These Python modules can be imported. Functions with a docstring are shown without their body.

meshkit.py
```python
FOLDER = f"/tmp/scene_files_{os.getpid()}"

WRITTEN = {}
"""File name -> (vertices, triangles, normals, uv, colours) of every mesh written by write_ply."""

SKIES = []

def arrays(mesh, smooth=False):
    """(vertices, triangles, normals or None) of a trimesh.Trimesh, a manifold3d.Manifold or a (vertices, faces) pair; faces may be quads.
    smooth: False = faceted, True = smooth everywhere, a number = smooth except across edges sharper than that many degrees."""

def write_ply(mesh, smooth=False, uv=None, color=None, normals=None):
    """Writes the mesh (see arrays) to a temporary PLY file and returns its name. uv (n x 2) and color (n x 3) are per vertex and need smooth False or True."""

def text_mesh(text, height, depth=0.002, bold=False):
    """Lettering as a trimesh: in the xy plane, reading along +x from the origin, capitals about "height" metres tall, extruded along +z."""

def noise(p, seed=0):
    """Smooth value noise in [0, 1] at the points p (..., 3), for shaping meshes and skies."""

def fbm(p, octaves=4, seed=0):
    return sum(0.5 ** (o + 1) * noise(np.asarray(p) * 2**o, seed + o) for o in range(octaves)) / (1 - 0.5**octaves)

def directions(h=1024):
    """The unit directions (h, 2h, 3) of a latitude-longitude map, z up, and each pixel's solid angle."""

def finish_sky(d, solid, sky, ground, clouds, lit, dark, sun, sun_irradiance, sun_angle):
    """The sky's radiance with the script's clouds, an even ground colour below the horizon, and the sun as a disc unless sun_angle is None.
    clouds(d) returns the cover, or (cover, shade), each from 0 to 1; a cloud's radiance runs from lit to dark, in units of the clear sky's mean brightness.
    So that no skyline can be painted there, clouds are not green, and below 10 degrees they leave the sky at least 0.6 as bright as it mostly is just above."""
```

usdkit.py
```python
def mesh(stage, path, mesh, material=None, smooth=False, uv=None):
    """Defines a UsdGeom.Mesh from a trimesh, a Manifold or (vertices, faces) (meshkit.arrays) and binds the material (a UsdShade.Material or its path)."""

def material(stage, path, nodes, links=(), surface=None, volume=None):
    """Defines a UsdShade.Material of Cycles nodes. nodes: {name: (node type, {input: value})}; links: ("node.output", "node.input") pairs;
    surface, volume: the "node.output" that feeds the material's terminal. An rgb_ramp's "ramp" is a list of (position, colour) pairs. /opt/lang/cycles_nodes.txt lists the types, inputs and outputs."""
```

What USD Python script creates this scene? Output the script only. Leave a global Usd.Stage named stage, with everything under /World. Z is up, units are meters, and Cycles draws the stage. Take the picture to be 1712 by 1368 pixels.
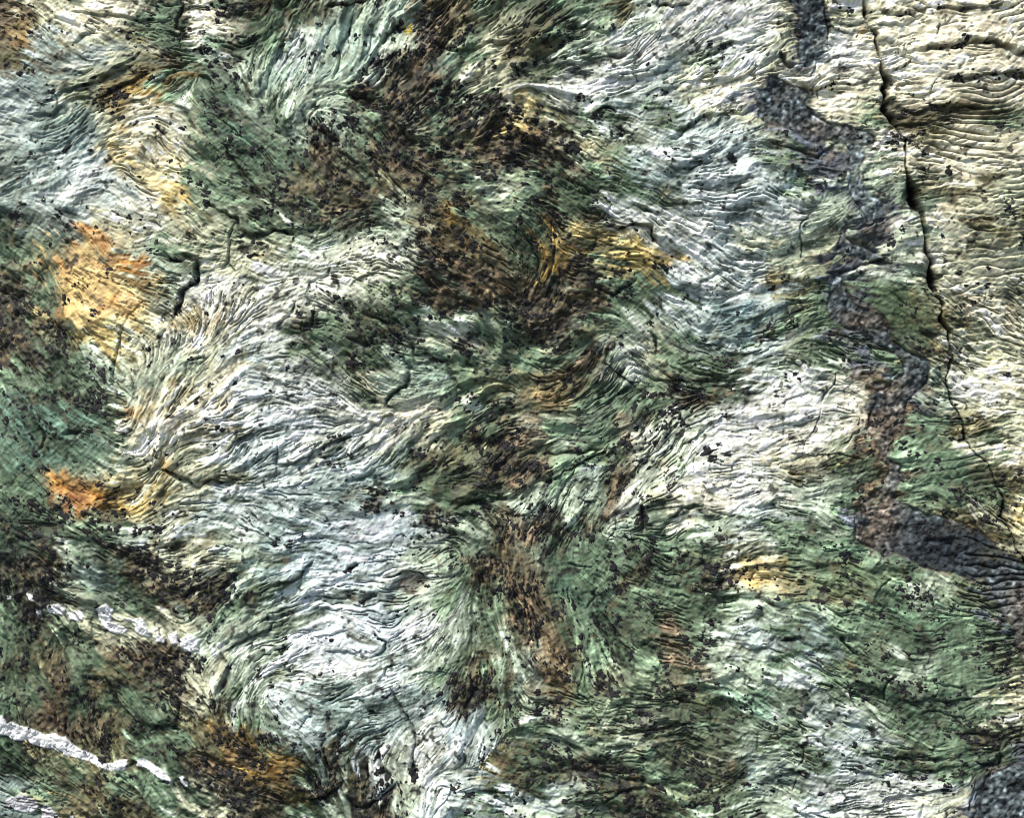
import math, numpy as np
import usdkit
from pxr import Usd, UsdGeom, UsdLux, UsdShade, Gf, Vt, Sdf
from scipy import ndimage as ndi

# ------------------------------------------------------------------ stage, camera, light
stage = Usd.Stage.CreateInMemory()
UsdGeom.SetStageUpAxis(stage, UsdGeom.Tokens.z)
UsdGeom.SetStageMetersPerUnit(stage, 1.0)
UsdGeom.Xform.Define(stage, '/World')
S = 1.2 / 1712.0                       # metres per measured unit of the rock face (0.7 mm)
ZC = 1.25                              # height of the middle of the face above the foot of the outcrop
DIST = 1.667
cam = UsdGeom.Camera.Define(stage, '/World/camera')
cam.CreateFocalLengthAttr(50.0)
cam.CreateHorizontalApertureAttr(36.0)
cam.CreateVerticalApertureAttr(36.0 * 819 / 1024)
cam.CreateClippingRangeAttr(Gf.Vec2f(0.01, 1000))
cam.CreateExposureAttr(1.85)
cam.AddTranslateOp().Set(Gf.Vec3d(0, -DIST, ZC))
cam.AddRotateXYZOp().Set(Gf.Vec3f(90, 0, 0))

SUN = np.array([-0.40, -0.46, 0.85]); SUN /= np.linalg.norm(SUN)
sun = UsdLux.DistantLight.Define(stage, '/World/sun')
sun.CreateIntensityAttr(0.4); sun.CreateAngleAttr(14.0)
sun.CreateColorAttr(Gf.Vec3f(1.0, 0.95, 0.86)); sun.CreateNormalizeAttr(True)
el = math.asin(SUN[2]); az = math.atan2(SUN[0], SUN[1])
zax = Gf.Vec3d(*SUN); xax = Gf.Cross(Gf.Vec3d(0, 0, 1), zax).GetNormalized(); yax = Gf.Cross(zax, xax)
sun.AddTransformOp().Set(Gf.Matrix4d(xax[0], xax[1], xax[2], 0, yax[0], yax[1], yax[2], 0, zax[0], zax[1], zax[2], 0, 0, 0, 0, 1))
sky = UsdLux.DomeLight.Define(stage, '/World/sky')
sky.GetPrim().SetCustomDataByKey('kind', 'structure')
skym = usdkit.material(stage, '/World/Looks/sky', {
    's': ('sky_texture', {'sky_type': 'single_scattering', 'sun_disc': False, 'sun_elevation': el, 'sun_rotation': az, 'sun_direction': tuple(SUN)}),
    'b': ('background_shader', {'strength': 0.036})}, [('s.color', 'b.color')], surface='b.background')
UsdShade.MaterialBindingAPI.Apply(sky.GetPrim()).Bind(skym)

# ------------------------------------------------------------------ grid over the rock face (measured units)
NX, NY = 1250, 1000
MX, MY = 56.0, 46.0
gx = np.linspace(-MX, 1712 + MX, NX).astype(np.float32)
gy = np.linspace(-MY, 1368 + MY, NY).astype(np.float32)
STEP = float(gx[1] - gx[0])
X, Y = np.meshgrid(gx, gy)
rng = np.random.default_rng(7)

_nzc = {}
def nz(sig, seed, sy=None):
    if (sig, seed) not in _nzc: _nzc[(sig, seed)] = nz0(sig, seed, sy)
    return _nzc[(sig, seed)]

def nz0(sig, seed, sy=None):
    """Gaussian noise with correlation length sig (measured units), unit variance."""
    r = np.random.default_rng(seed)
    s = (sig if sy is None else sy) / STEP, sig / STEP
    f = max(1, int(min(s) / 2.5))
    h, w = NY // f + 3, NX // f + 3
    a = ndi.gaussian_filter(r.standard_normal((h, w)).astype(np.float32), (s[0] / f, s[1] / f), mode='wrap')
    if f > 1:
        a = ndi.zoom(a, f, order=1)
    a = a[:NY, :NX]
    return ((a - a.mean()) / a.std()).astype(np.float32)

def sst(x, a, b):
    t = np.clip((x - a) / (b - a), 0, 1)
    return t * t * (3 - 2 * t)

def at(img, x, y):
    """nearest sample of a full grid at measured positions"""
    i = np.clip(((y + MY) / STEP + 0.5).astype(np.int32), 0, NY - 1)
    j = np.clip(((x + MX) / STEP + 0.5).astype(np.int32), 0, NX - 1)
    return img[i, j]

# ------------------------------------------------------------------ mineral map: 16 blocks of 8 x 6 letters
PAL = dict(W=(228, 235, 220), B=(190, 205, 198), b=(136, 155, 146), C=(250, 243, 208), c=(200, 202, 168), G=(173, 188, 163),
           m=(104, 114, 86), g=(110, 132, 104), d=(70, 88, 66), o=(114, 110, 78), k=(78, 74, 56), n=(112, 97, 76), O=(206, 142, 58),
           Y=(214, 186, 110), y=(140, 112, 46), D=(84, 90, 100))
BLOCKS = [
 ["ncCCgdCd obBcogGd BbcoygdG BbbcCcgd bbBYCCgd bBWBcYgg", "ddGGGnog gGGGGngc GGGgnngc gGGgkgkk gdkgngok dokkoggG",
  "dggoGGWW odGBWGGW gWWWBcCC YdgBgBcc kkcgBBBB gddgbBWB", "cDcCCCCC cDWCCCCC DCCcCCCC DDcgooog gDDGCCCC BgDGgocc"],
 ["dbBccccg ggOOGgcc kgOyGbWc kdYYcCYW kdgGcGcB gdddGcCW", "gdddGoyg cGGGGGmm WWWGgkkm WdgddgGm BggdGggg BBgcGGgm",
  "gkdWWWBB dygYYWBc nkkggBWB kkggGBbb ggngcgdB oogggkdW", "WGGDGCco GcDDGccc ogDggcCc ggDddocC GgGDgocc WWCnDGcC"],
 ["gdggCCCW gggGcccB ggOyYccB ddggGcBB kkGdkccG dkGgdkkg", "BWWWCcgm BWBBgdmm BBbbGgdd bBbWBdGm bbBBWGgm BBWBbGgm",
  "GGggmGWW mggmGGWW GGGdcCCW GdgGggGB mgggdgmc mggggdgG", "WWCnggoc CcgngggC GGgnggdo gGgDDooc ggggDDDo GgoggGmD"],
 ["gdgcccGG gogonkcG gnddgkcg dnnodgoy dogogdkn bgooggck", "GWWBbWGg GWWWBGgo GBbbbbkg gBbbBWBg ydkBGWBo kgGkGBBg",
  "mmgdmgGB GmgggmGG Gmgggmmg gGgGddgG dmdggdmb BGdddmgG", "gbggdggD gBggGggm GBgddggc gGBGggdm GgBgdgdD GBWWWcDD"]]
ROWS = []
for br in BLOCKS:
    parts = [b.split() for b in br]
    for r in range(6):
        ROWS.append(''.join(p[r] for p in parts))
LET = np.array([list(r) for r in ROWS])                       # 24 x 32
lin = lambda c: ((np.asarray(c, float) / 255 + 0.055) / 1.055) ** 2.4
CG = np.zeros(LET.shape + (3,))
for kk, v in PAL.items():
    CG[LET == kk] = lin(v)
LICH = dict(W=.015, B=.02, b=.08, C=.015, c=.05, G=.06, g=.2, d=.9, o=.5, k=2.6, n=1.0, m=.9, O=.15, Y=.1, y=.7, D=.1)
GRAN = dict(W=0, B=.05, b=.15, C=0, c=.05, G=.05, g=.2, d=.5, o=.45, k=1, n=.9, m=.4, O=.4, Y=.3, y=.6, D=.8)
LG = np.vectorize(LICH.get)(LET).astype(float); GG = np.vectorize(GRAN.get)(LET).astype(float)

def cellsample(G, x, y, order=1):
    u = x / 53.5 - 0.5; v = y / 57.0 - 0.5
    fu, fv = np.floor(u), np.floor(v); u = fu + sst(u - fu, 0.1, 0.9); v = fv + sst(v - fv, 0.1, 0.9)
    return ndi.map_coordinates(G, [np.clip(v, 0, 23), np.clip(u, 0, 31)], order=order, mode='nearest').astype(np.float32)

# ------------------------------------------------------------------ foliation directions (degrees, anticlockwise from right)
ANG = np.array([
 [150,170,165,170,  50, 65, 60, 25,  50, 40, 35, 35,  10, 10,  8,175],
 [165, 30, 32,110,  55,170, 60, 40, 160, 10, 10, 15, 170,175,  5,  0],
 [ 20, 30,145,130, 125,140,150,160, 155,150,155, 20, 160, 10,175,  2],
 [130,140,150,165, 150, 30,150,130, 110,175,165,165,  10, 20,175,175],
 [125,150,120, 60,  40,140,150,150,  60,160,150, 20,  20,150,145,170],
 [135,130, 50, 30, 160,155, 25,170, 165, 60,150, 20, 160,165,150,165],
 [140,165, 60, 25,  20, 40, 35, 40,  15, 20, 45, 20,  20, 10, 20, 15],
 [120,155, 30,150, 170,170,165,150,  50, 65, 20, 10, 170,170,165,150],
 [110,150,145, 25,  25, 15, 30,100, 110,150,160,165, 170,165,165,160],
 [100,145,150, 60,  20,160, 50,100, 100,120,160,160, 170,170,  0,  5],
 [ 95,100,150, 75, 130, 30, 20, 80, 170, 20,165,155,   5,170,175,  5],
 [150,155,145,140, 150, 85, 80,170, 170,160,150, 40, 170, 10, 10, 60]], float)
a2 = np.radians(2 * ANG)
def angsample(x, y):
    u = np.clip(x / 107 - 0.5, 0, 15); v = np.clip(y / 114 - 0.5, 0, 11)
    c = ndi.map_coordinates(np.cos(a2), [v, u], order=1); s = ndi.map_coordinates(np.sin(a2), [v, u], order=1)
    return 0.5 * np.arctan2(s, c)
wx = 12 * nz(45, 1) + 4 * nz(16, 2); wy = 12 * nz(45, 3) + 4 * nz(16, 4)
TH = angsample(X + wx, Y + wy) + np.radians(9) * nz(40, 5) + np.radians(9) * nz(11, 6)
TH2 = TH + np.radians(62 + 14 * nz(60, 8))                    # crenulation lineation crossing the foliation
VX, VY = np.cos(TH).astype(np.float32), -np.sin(TH).astype(np.float32)
VX2, VY2 = np.cos(TH2).astype(np.float32), -np.sin(TH2).astype(np.float32)

def lic(noises, lengths, vx, vy, step=1.6):
    """Smears each noise along the direction field over +-length."""
    out = [n.copy() for n in noises]; wt = [np.ones((NY, NX), np.float32) for n in noises]
    nmax = int(max(lengths) / step)
    for sgn in (1, -1):
        px, py = X.copy(), Y.copy(); dx, dy = sgn * vx, sgn * vy
        for k in range(1, nmax + 1):
            px += dx * step; py += dy * step
            i = np.clip(((py + MY) / STEP + 0.5).astype(np.int32), 0, NY - 1)
            j = np.clip(((px + MX) / STEP + 0.5).astype(np.int32), 0, NX - 1)
            nx_, ny_ = vx[i, j], vy[i, j]
            f = np.where(nx_ * dx + ny_ * dy < 0, -1, 1).astype(np.float32)
            dx, dy = nx_ * f, ny_ * f
            for m, L in enumerate(lengths):
                if k * step <= L:
                    w = 0.5 + 0.5 * math.cos(math.pi * k * step / L)
                    out[m] += w * noises[m][i, j]; wt[m] += w
    return [((o / w - (o / w).mean()) / (o / w).std()).astype(np.float32) for o, w in zip(out, wt)]

F_big, F_mid, F_fin, F_lin, F_ln2 = lic([nz(6.2, 20), nz(2.6, 21), nz(1.25, 22), nz(6.5, 26), nz(3.6, 27)], [72, 34, 13, 110, 60], VX, VY)
L_mid, L_fin = lic([nz(2.4, 23), nz(1.25, 24)], [24, 12], VX2, VY2)

# ------------------------------------------------------------------ colours and lichen density follow the foliation
sl = 20 * F_big + 16 * F_mid + 8 * F_fin
qx = X + sl * VX + 9 * nz(20, 30) + 4 * nz(7, 31); qy = Y + sl * VY + 9 * nz(20, 32) + 4 * nz(7, 33)
COL = np.stack([cellsample(CG[..., c], qx, qy) for c in range(3)], -1)
DENS = cellsample(LG, qx, qy); GRA = cellsample(GG, qx, qy)

# ------------------------------------------------------------------ traced features
def P(ox, oy, *pts):
    """points read in a fourfold enlarged block -> measured units"""
    return [(ox + a / 4.0, oy + b / 4.0) for a, b in pts]

def inside(poly, wob=3.0, seed=50, pad=0.0, box=False):
    """mask of a polygon with a wobbling outline; box: only the part of the grid round it, as (slices, mask)"""
    p = np.asarray(poly, float); mg = 4.0 * wob + 4 + pad
    j0, j1 = np.searchsorted(gx, [p[:, 0].min() - mg, p[:, 0].max() + mg]); i0, i1 = np.searchsorted(gy, [p[:, 1].min() - mg, p[:, 1].max() + mg])
    q = (slice(i0, i1), slice(j0, j1))
    xs = X[q] + wob * nz(9, seed)[q] + 0.45 * wob * nz(3.5, seed + 1)[q]; ys = Y[q] + wob * nz(9, seed + 2)[q] + 0.45 * wob * nz(3.5, seed + 3)[q]
    r = np.zeros(xs.shape, bool)
    for (xa, ya), (xb, yb) in zip(p, np.roll(p, -1, 0)):
        if ya == yb: continue
        r ^= ((ya > ys) != (yb > ys)) & (xs < (xb - xa) * (ys - ya) / (yb - ya) + xa)
    if box: return q, r
    res = np.zeros((NY, NX), bool); res[q] = r
    return res

def softpoly(poly, wob, seed, sig):
    """(slices, softened mask) of a polygon"""
    q, r = inside(poly, wob, seed, 3.2 * sig, True)
    return q, ndi.gaussian_filter(r.astype(np.float32), sig / STEP)

WOB = [nz(14, 60), nz(5, 61), nz(14, 62), nz(5, 63)]
def stroke(pts, reach, wob=2.2):
    """(slice, distance to the polyline, signed side: + above, position along 0..1)"""
    p = np.asarray(pts, float)
    j0, j1 = np.searchsorted(gx, [p[:, 0].min() - reach - 6, p[:, 0].max() + reach + 6]); i0, i1 = np.searchsorted(gy, [p[:, 1].min() - reach - 6, p[:, 1].max() + reach + 6])
    sl_ = (slice(i0, i1), slice(j0, j1))
    x = X[sl_] + wob * WOB[0][sl_] + 0.6 * wob * WOB[1][sl_]; y = Y[sl_] + wob * WOB[2][sl_] + 0.6 * wob * WOB[3][sl_]
    best = np.full(x.shape, 1e9); side = np.zeros(x.shape); along = np.zeros(x.shape)
    L = np.hypot(*(p[1:] - p[:-1]).T); T = np.concatenate([[0], np.cumsum(L)])
    for k in range(len(p) - 1):
        d = p[k + 1] - p[k]; l2 = max(d @ d, 1e-6)
        t = np.clip(((x - p[k, 0]) * d[0] + (y - p[k, 1]) * d[1]) / l2, 0, 1)
        ex, ey = x - p[k, 0] - t * d[0], y - p[k, 1] - t * d[1]
        q = ex * ex + ey * ey
        n = np.array([d[1], -d[0]]); n = n * (1 if n[1] < 0 or (n[1] == 0 and n[0] < 0) else -1)
        s = ex * n[0] + ey * n[1]
        m = q < best
        best = np.where(m, q, best); side = np.where(m, np.sign(s), side); along = np.where(m, (T[k] + t * L[k]) / T[-1], along)
    return sl_, np.sqrt(best), side, along

MAIN_CRACK = (P(1284, 0, (630, -200), (650, 0), (655, 60), (690, 150), (735, 220), (745, 300), (770, 370), (800, 440), (820, 520), (815, 650), (850, 750), (890, 840), (930, 920), (950, 1010), (965, 1100), (975, 1160), (1000, 1250), (1030, 1368))
    + P(1284, 342, (1045, 80), (1070, 160), (1080, 290), (1105, 370), (1130, 460), (1160, 560), (1190, 660), (1195, 760), (1240, 850), (1245, 960), (1240, 1060), (1240, 1150), (1255, 1250), (1270, 1330))
    + P(1284, 684, (1285, 0), (1310, 110), (1340, 200), (1370, 270), (1440, 320), (1500, 370), (1550, 480), (1590, 600), (1605, 760), (1640, 880), (1660, 970), (1712, 1030), (1900, 1200)))
A, B_, C_, D_ = 0, 428, 856, 1284
# (points, half width, depth in units, lip height of the upper side)
ST = [
 (P(A,342,(1060,310),(1150,340),(1250,330),(1320,370),(1320,440),(1310,500),(1230,560),(1210,640),(1160,690),(1150,770)), 5, 13, 14),
 (P(D_,0,(800,460),(845,520),(805,560),(830,630)), 9, 12, 2), (P(D_,0,(830,655),(875,720),(905,810)), 17, 16, 2), (P(D_,0,(985,1210),(1030,1300),(1045,1400)), 17, 16, 2), (P(D_,342,(1045,-20),(1060,130)), 12, 12, 2), (P(D_,342,(1095,360),(1112,440),(1150,480),(1168,550)), 11, 12, 2), (P(D_,0,(655,40),(700,95),(690,140)), 6, 9, 1), (P(D_,0,(720,365),(800,350)), 4, 8, 2), (P(D_,0,(880,825),(1000,820)), 5, 7, 3), (P(D_,342,(1235,960),(1300,990),(1330,940)), 5, 7, 1), (P(D_,684,(1290,205),(1350,190)), 7, 10, 1), (P(D_,684,(1590,600),(1605,720),(1560,720)), 6, 9, 1), (P(D_,0,(1100,600),(1160,520)), 1.5, 4, 2), (P(D_,0,(1140,240),(1160,180),(1240,90)), 2.5, 4, 2), (P(D_,0,(1380,390),(1330,410)), 2, 4, 2),
 (P(A,342,(1000,660),(970,670),(880,740),(830,850),(800,960),(760,1080),(760,1180),(800,1240),(880,1290)), 3, 6, 3),
 (P(A,342,(1380,60),(1400,30),(1500,40),(1580,100),(1620,190),(1712,220),(1790,240)), 3.5, 10, 6),
 (P(A,342,(1580,150),(1560,300),(1530,390),(1440,430)), 3.5, 9, 5),
 (P(A,342,(1530,400),(1590,460)), 2, 5, 2),
 (P(A,342,(1040,900),(1110,850)), 4, 6, 3), (P(A,342,(1240,1120),(1260,1020),(1390,985)), 2.5, 5, 3),
 (P(A,0,(430,60),(560,75),(700,95),(830,100),(940,120)), 2, 5, 5),
 (P(A,0,(1230,20),(1190,110),(1200,180),(1260,190)), 6, 7, 2),
 (P(A,0,(1420,760),(1560,870),(1650,940),(1800,1050)), 2.5, 6, 4),
 (P(A,0,(1480,960),(1540,1050),(1620,1150),(1700,1260),(1780,1340)), 6, 8, 5),
 (P(A,0,(1620,520),(1660,590),(1712,640)), 2.5, 6, 2),
 (P(A,0,(1300,490),(1380,530),(1410,600)), 2, 5, 6), (P(A,0,(350,100),(450,140),(520,180)), 2.5, 4, 3),
 (P(A,0,(480,280),(560,240),(640,205)), 3, 5, 4), (P(A,0,(350,650),(460,600),(620,540),(760,470),(900,400)), 3, 5, 7),
 (P(A,0,(640,650),(740,590),(860,540),(1000,460)), 3, 5, 8), (P(A,0,(180,760),(320,760),(420,690),(640,650)), 3, 4, 7),
 (P(A,0,(700,490),(780,430),(900,340),(940,320)), 2.5, 4, 6),
 (P(B_,0,(460,60),(600,50),(740,20),(840,-10)), 5, 7, 3), (P(B_,0,(0,640),(60,560),(110,440),(150,380)), 2, 4, 3),
 (P(B_,0,(370,540),(380,440),(440,330),(520,180),(540,90)), 1.6, 4, 3), (P(B_,0,(530,540),(545,440),(560,340),(640,200),(660,60)), 3, 6, 4),
 (P(B_,0,(640,560),(740,490),(800,380),(870,270),(950,170),(1040,70)), 4, 7, 7), (P(B_,0,(110,300),(200,270),(280,210)), 3, 6, 4),
 (P(B_,0,(1170,290),(1260,340),(1400,350),(1560,310),(1712,330)), 2.5, 6, 5), (P(B_,0,(600,630),(700,660),(790,680)), 3, 6, 3),
 (P(B_,0,(400,860),(480,920),(560,960)), 7, 6, 4), (P(B_,0,(560,1040),(680,1110)), 5, 5, 3),
 (P(B_,342,(330,600),(345,530),(420,500),(490,490),(520,440)), 2.2, 7, 4), (P(B_,342,(640,560),(740,490),(830,450),(930,430)), 2.5, 6, 5),
 (P(B_,342,(1000,980),(1020,1060),(1010,1180),(960,1250),(900,1310),(850,1368)), 4.5, 9, 4), (P(B_,342,(1050,920),(1060,990),(1200,1030),(1290,1040)), 5, 7, 6),
 (P(B_,342,(1280,1040),(1300,1150),(1390,1240)), 4, 6, 4), (P(B_,342,(280,660),(200,760),(150,840)), 5, 4, 5), (P(B_,342,(330,640),(390,720),(370,830)), 3, 6, 4),
 (P(B_,342,(-60,200),(0,230),(60,190),(130,160),(250,200)), 8, 12, 9), (P(B_,342,(930,300),(1020,290),(1090,260)), 2, 4, 5),
 (P(B_,342,(700,740),(830,770),(900,790)), 4, 5, 4), (P(B_,342,(600,890),(720,920),(790,940)), 5, 6, 5),
 (P(C_,342,(560,100),(600,80),(650,20)), 2.5, 6, 4), (P(C_,342,(600,130),(640,140),(760,155),(920,145),(930,200),(980,270)), 4.5, 11, 12),
 (P(C_,342,(570,180),(560,250),(530,310)), 2, 5, 3), (P(C_,342,(1190,220),(1300,260),(1400,300),(1450,340),(1530,360)), 2, 6, 5),
 (P(C_,342,(1120,520),(1220,560),(1300,500),(1400,430)), 3, 5, 6), (P(C_,342,(260,100),(280,250),(275,400),(240,500)), 2.5, 5, 3),
 (P(C_,342,(60,200),(120,290),(160,340),(180,430)), 5, 5, 2), (P(C_,342,(790,0),(880,50),(980,80)), 3, 6, 4),
 (P(C_,342,(560,560),(680,570),(780,540),(830,480)), 6, 6, 3), (P(C_,342,(850,1110),(980,1165),(1100,1180),(1200,1190)), 3, 7, 5), (P(C_,342,(940,880),(980,920),(990,1000)), 3.5, 7, 3),
 (P(C_,342,(620,1060),(740,1160),(840,1230)), 4, 5, 4), (P(C_,342,(1390,1100),(1300,1060),(1140,1060)), 3, 4, 4),
 (P(C_,0,(1130,160),(1080,200),(1060,240)), 2.6, 6, 3), (P(C_,0,(380,220),(480,170),(560,210),(660,240)), 3, 6, 6), (P(C_,0,(620,370),(690,385),(760,370)), 6, 6, 4),
 (P(C_,0,(1080,420),(1200,430),(1300,370),(1460,290),(1712,230)), 3.5, 6, 7), (P(C_,0,(560,540),(700,540),(840,520),(960,500),(1080,450)), 2.5, 5, 8),
 (P(C_,0,(1130,570),(1300,560),(1500,530),(1660,470)), 2.5, 4, 6), (P(C_,0,(880,630),(980,600),(1130,600)), 1.8, 5, 4), (P(C_,0,(1260,780),(1450,740),(1620,740)), 2, 4, 4),
 (P(C_,0,(1070,930),(1130,890),(1240,800),(1330,770)), 3.5, 7, 6), (P(C_,0,(540,750),(640,740),(720,760)), 3.5, 6, 4), (P(C_,0,(0,520),(70,520),(130,560)), 4, 5, 5),
 (P(C_,0,(960,40),(1060,60),(1170,30)), 5, 6, 4), (P(C_,0,(690,860),(760,890),(690,930),(650,950)), 4, 6, 3),
 (P(D_,0,(730,150),(860,140),(960,130),(1060,100)), 2.4, 7, 5), (P(D_,0,(730,60),(830,65),(900,80),(1040,60),(1200,40),(1400,30),(1712,40)), 6, 5, 7),
 (P(D_,0,(1000,330),(1150,310),(1300,290),(1400,270),(1550,300),(1712,335),(1900,340)), 6.5, 8, 10), (P(D_,0,(890,270),(900,340),(980,370),(960,400),(870,450),(820,480)), 2.8, 7, 4),
 (P(D_,0,(940,255),(935,320),(990,350)), 2.2, 5, 3), (P(D_,0,(830,500),(950,530),(880,560),(940,560)), 2.5, 5, 3),
 (P(D_,0,(1180,520),(1350,505),(1550,490),(1712,470),(1900,470)), 5, 7, 9), (P(D_,0,(150,510),(300,550),(500,540),(650,515),(780,490)), 3.5, 6, 6),
 (P(D_,0,(820,600),(780,640),(820,660)), 3, 7, 2), (P(D_,0,(830,690),(1000,720),(1200,700),(1450,740)), 5, 4, 8), (P(D_,0,(920,820),(1010,820),(1120,820)), 4, 5, 4),
 (P(D_,0,(1050,970),(1250,975),(1380,960),(1500,900)), 1.8, 5, 4), (P(D_,0,(1070,1040),(1300,1050),(1500,1040),(1712,1040)), 1.8, 4, 4), (P(D_,0,(910,610),(1050,610),(1150,590)), 1.8, 5, 4),
 (P(D_,0,(180,470),(300,450),(350,390),(430,360),(440,150),(400,0)), 2.6, 7, 2), (P(D_,0,(100,340),(140,410),(180,420)), 7, 10, 4),
 (P(D_,0,(160,1110),(210,1150),(225,1190)), 4, 6, 3), (P(D_,0,(0,940),(200,1000),(350,1030),(480,930)), 5, 5, 4), (P(D_,0,(650,1240),(780,1280)), 2.5, 5, 4),
 (P(D_,342,(0,80),(90,100),(140,60),(160,20)), 2, 6, 4), (P(D_,342,(300,30),(250,100),(220,200),(250,260),(240,360)), 3.5, 6, 3), (P(D_,342,(400,490),(480,455),(580,430),(640,390),(780,380),(860,400)), 3, 8, 6),
 (P(D_,342,(560,150),(690,130),(800,80)), 2, 6, 4), (P(D_,342,(240,890),(350,900),(420,930),(490,970)), 2, 5, 4), (P(D_,342,(0,860),(60,890)), 4, 8, 5), (P(D_,342,(690,920),(740,1000),(830,1050),(880,1040)), 3, 7, 5),
 (P(D_,342,(780,1140),(840,1150),(890,1110)), 2.5, 6, 4), (P(D_,342,(1080,560),(1120,640)), 1.8, 5, 2), (P(D_,342,(1040,850),(1150,870),(1200,850)), 6, 5, 3), (P(D_,342,(1320,1020),(1310,950)), 4, 5, 2),
 (P(D_,342,(460,1120),(440,1200),(380,1340)), 3, 6, 3), (P(D_,342,(1340,200),(1500,280),(1620,290)), 3, 5, 5), (P(D_,342,(1180,300),(1320,320)), 2.5, 5, 4), (P(D_,342,(1210,740),(1330,780),(1340,840)), 2, 4, 3),
 (P(D_,342,(140,1360),(150,1300),(300,1240)), 1.8, 4, 3),
 (P(A,684,(950,450),(1000,410)), 3, 6, 3), (P(A,684,(1060,430),(1140,445),(1200,465),(1240,500),(1330,515),(1390,480),(1480,490),(1590,490)), 6, 13, 10), (P(A,684,(960,110),(985,160),(985,205)), 2.5, 6, 3),
 (P(A,684,(650,600),(740,570),(820,530)), 3, 5, 3), (P(A,684,(400,170),(500,170),(560,150)), 5, 4, 3), (P(A,684,(280,120),(310,180),(280,260)), 5, 5, 2), (P(A,684,(1220,1250),(1320,1220),(1420,1260)), 8, 8, 4), (P(A,684,(1480,1090),(1430,1200),(1430,1280)), 6, 6, 3),
 (P(B_,684,(170,210),(145,300),(140,380),(220,360),(340,370),(380,300),(480,250),(560,210),(700,160),(850,80),(960,10)), 3, 8, 7), (P(B_,684,(130,1190),(170,1145),(280,1130),(310,1080),(400,1010)), 2.8, 8, 8),
 (P(B_,684,(870,1130),(960,1115),(1020,1080),(1080,1100),(1130,1140)), 4.5, 14, 4), 
 (P(B_,684,(620,1080),(680,1040)), 5, 8, 3), (P(B_,684,(1040,710),(1110,680)), 3, 6, 3), (P(B_,684,(690,1300),(790,1230)), 6, 8, 3), (P(B_,684,(800,1180),(890,1210)), 4, 7, 3), (P(B_,684,(1320,650),(1420,640),(1560,600),(1712,600)), 4, 7, 5),
 (P(B_,684,(900,160),(800,230),(740,270)), 2, 5, 5), (P(B_,684,(905,920),(915,870)), 2, 6, 2),
 (P(C_,684,(160,505),(300,480),(420,400),(500,350),(640,290),(680,260)), 4, 9, 6), (P(C_,684,(640,730),(720,710),(800,690),(850,630)), 3, 9, 6), (P(C_,684,(680,740),(685,850),(650,905),(700,905)), 3, 8, 3),
 (P(C_,684,(760,840),(800,865),(870,870)), 2.5, 7, 3), (P(C_,684,(1060,730),(1160,665),(1280,635)), 2.2, 6, 5), (P(C_,684,(1340,670),(1420,710),(1540,700)), 3, 7, 5), (P(C_,684,(1590,640),(1660,645),(1712,650),(1800,640)), 3.5, 8, 6),
 (P(C_,684,(1130,320),(1170,240),(1200,210),(1290,150),(1380,60)), 2.8, 6, 5), (P(C_,684,(1320,510),(1330,545),(1400,540),(1480,500)), 2, 6, 4), (P(C_,684,(300,690),(330,600),(390,500),(430,400)), 3.5, 8, 3), (P(C_,684,(870,640),(880,760),(900,830)), 7, 10, 3),
 (P(C_,684,(0,720),(100,700),(180,640)), 3, 6, 4), (P(C_,684,(440,600),(510,630),(580,620)), 3.5, 6, 4), (P(C_,684,(850,480),(830,400),(890,320),(920,270)), 2, 5, 3), (P(C_,684,(200,300),(320,300),(500,300),(640,270)), 4, 6, 4),
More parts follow.
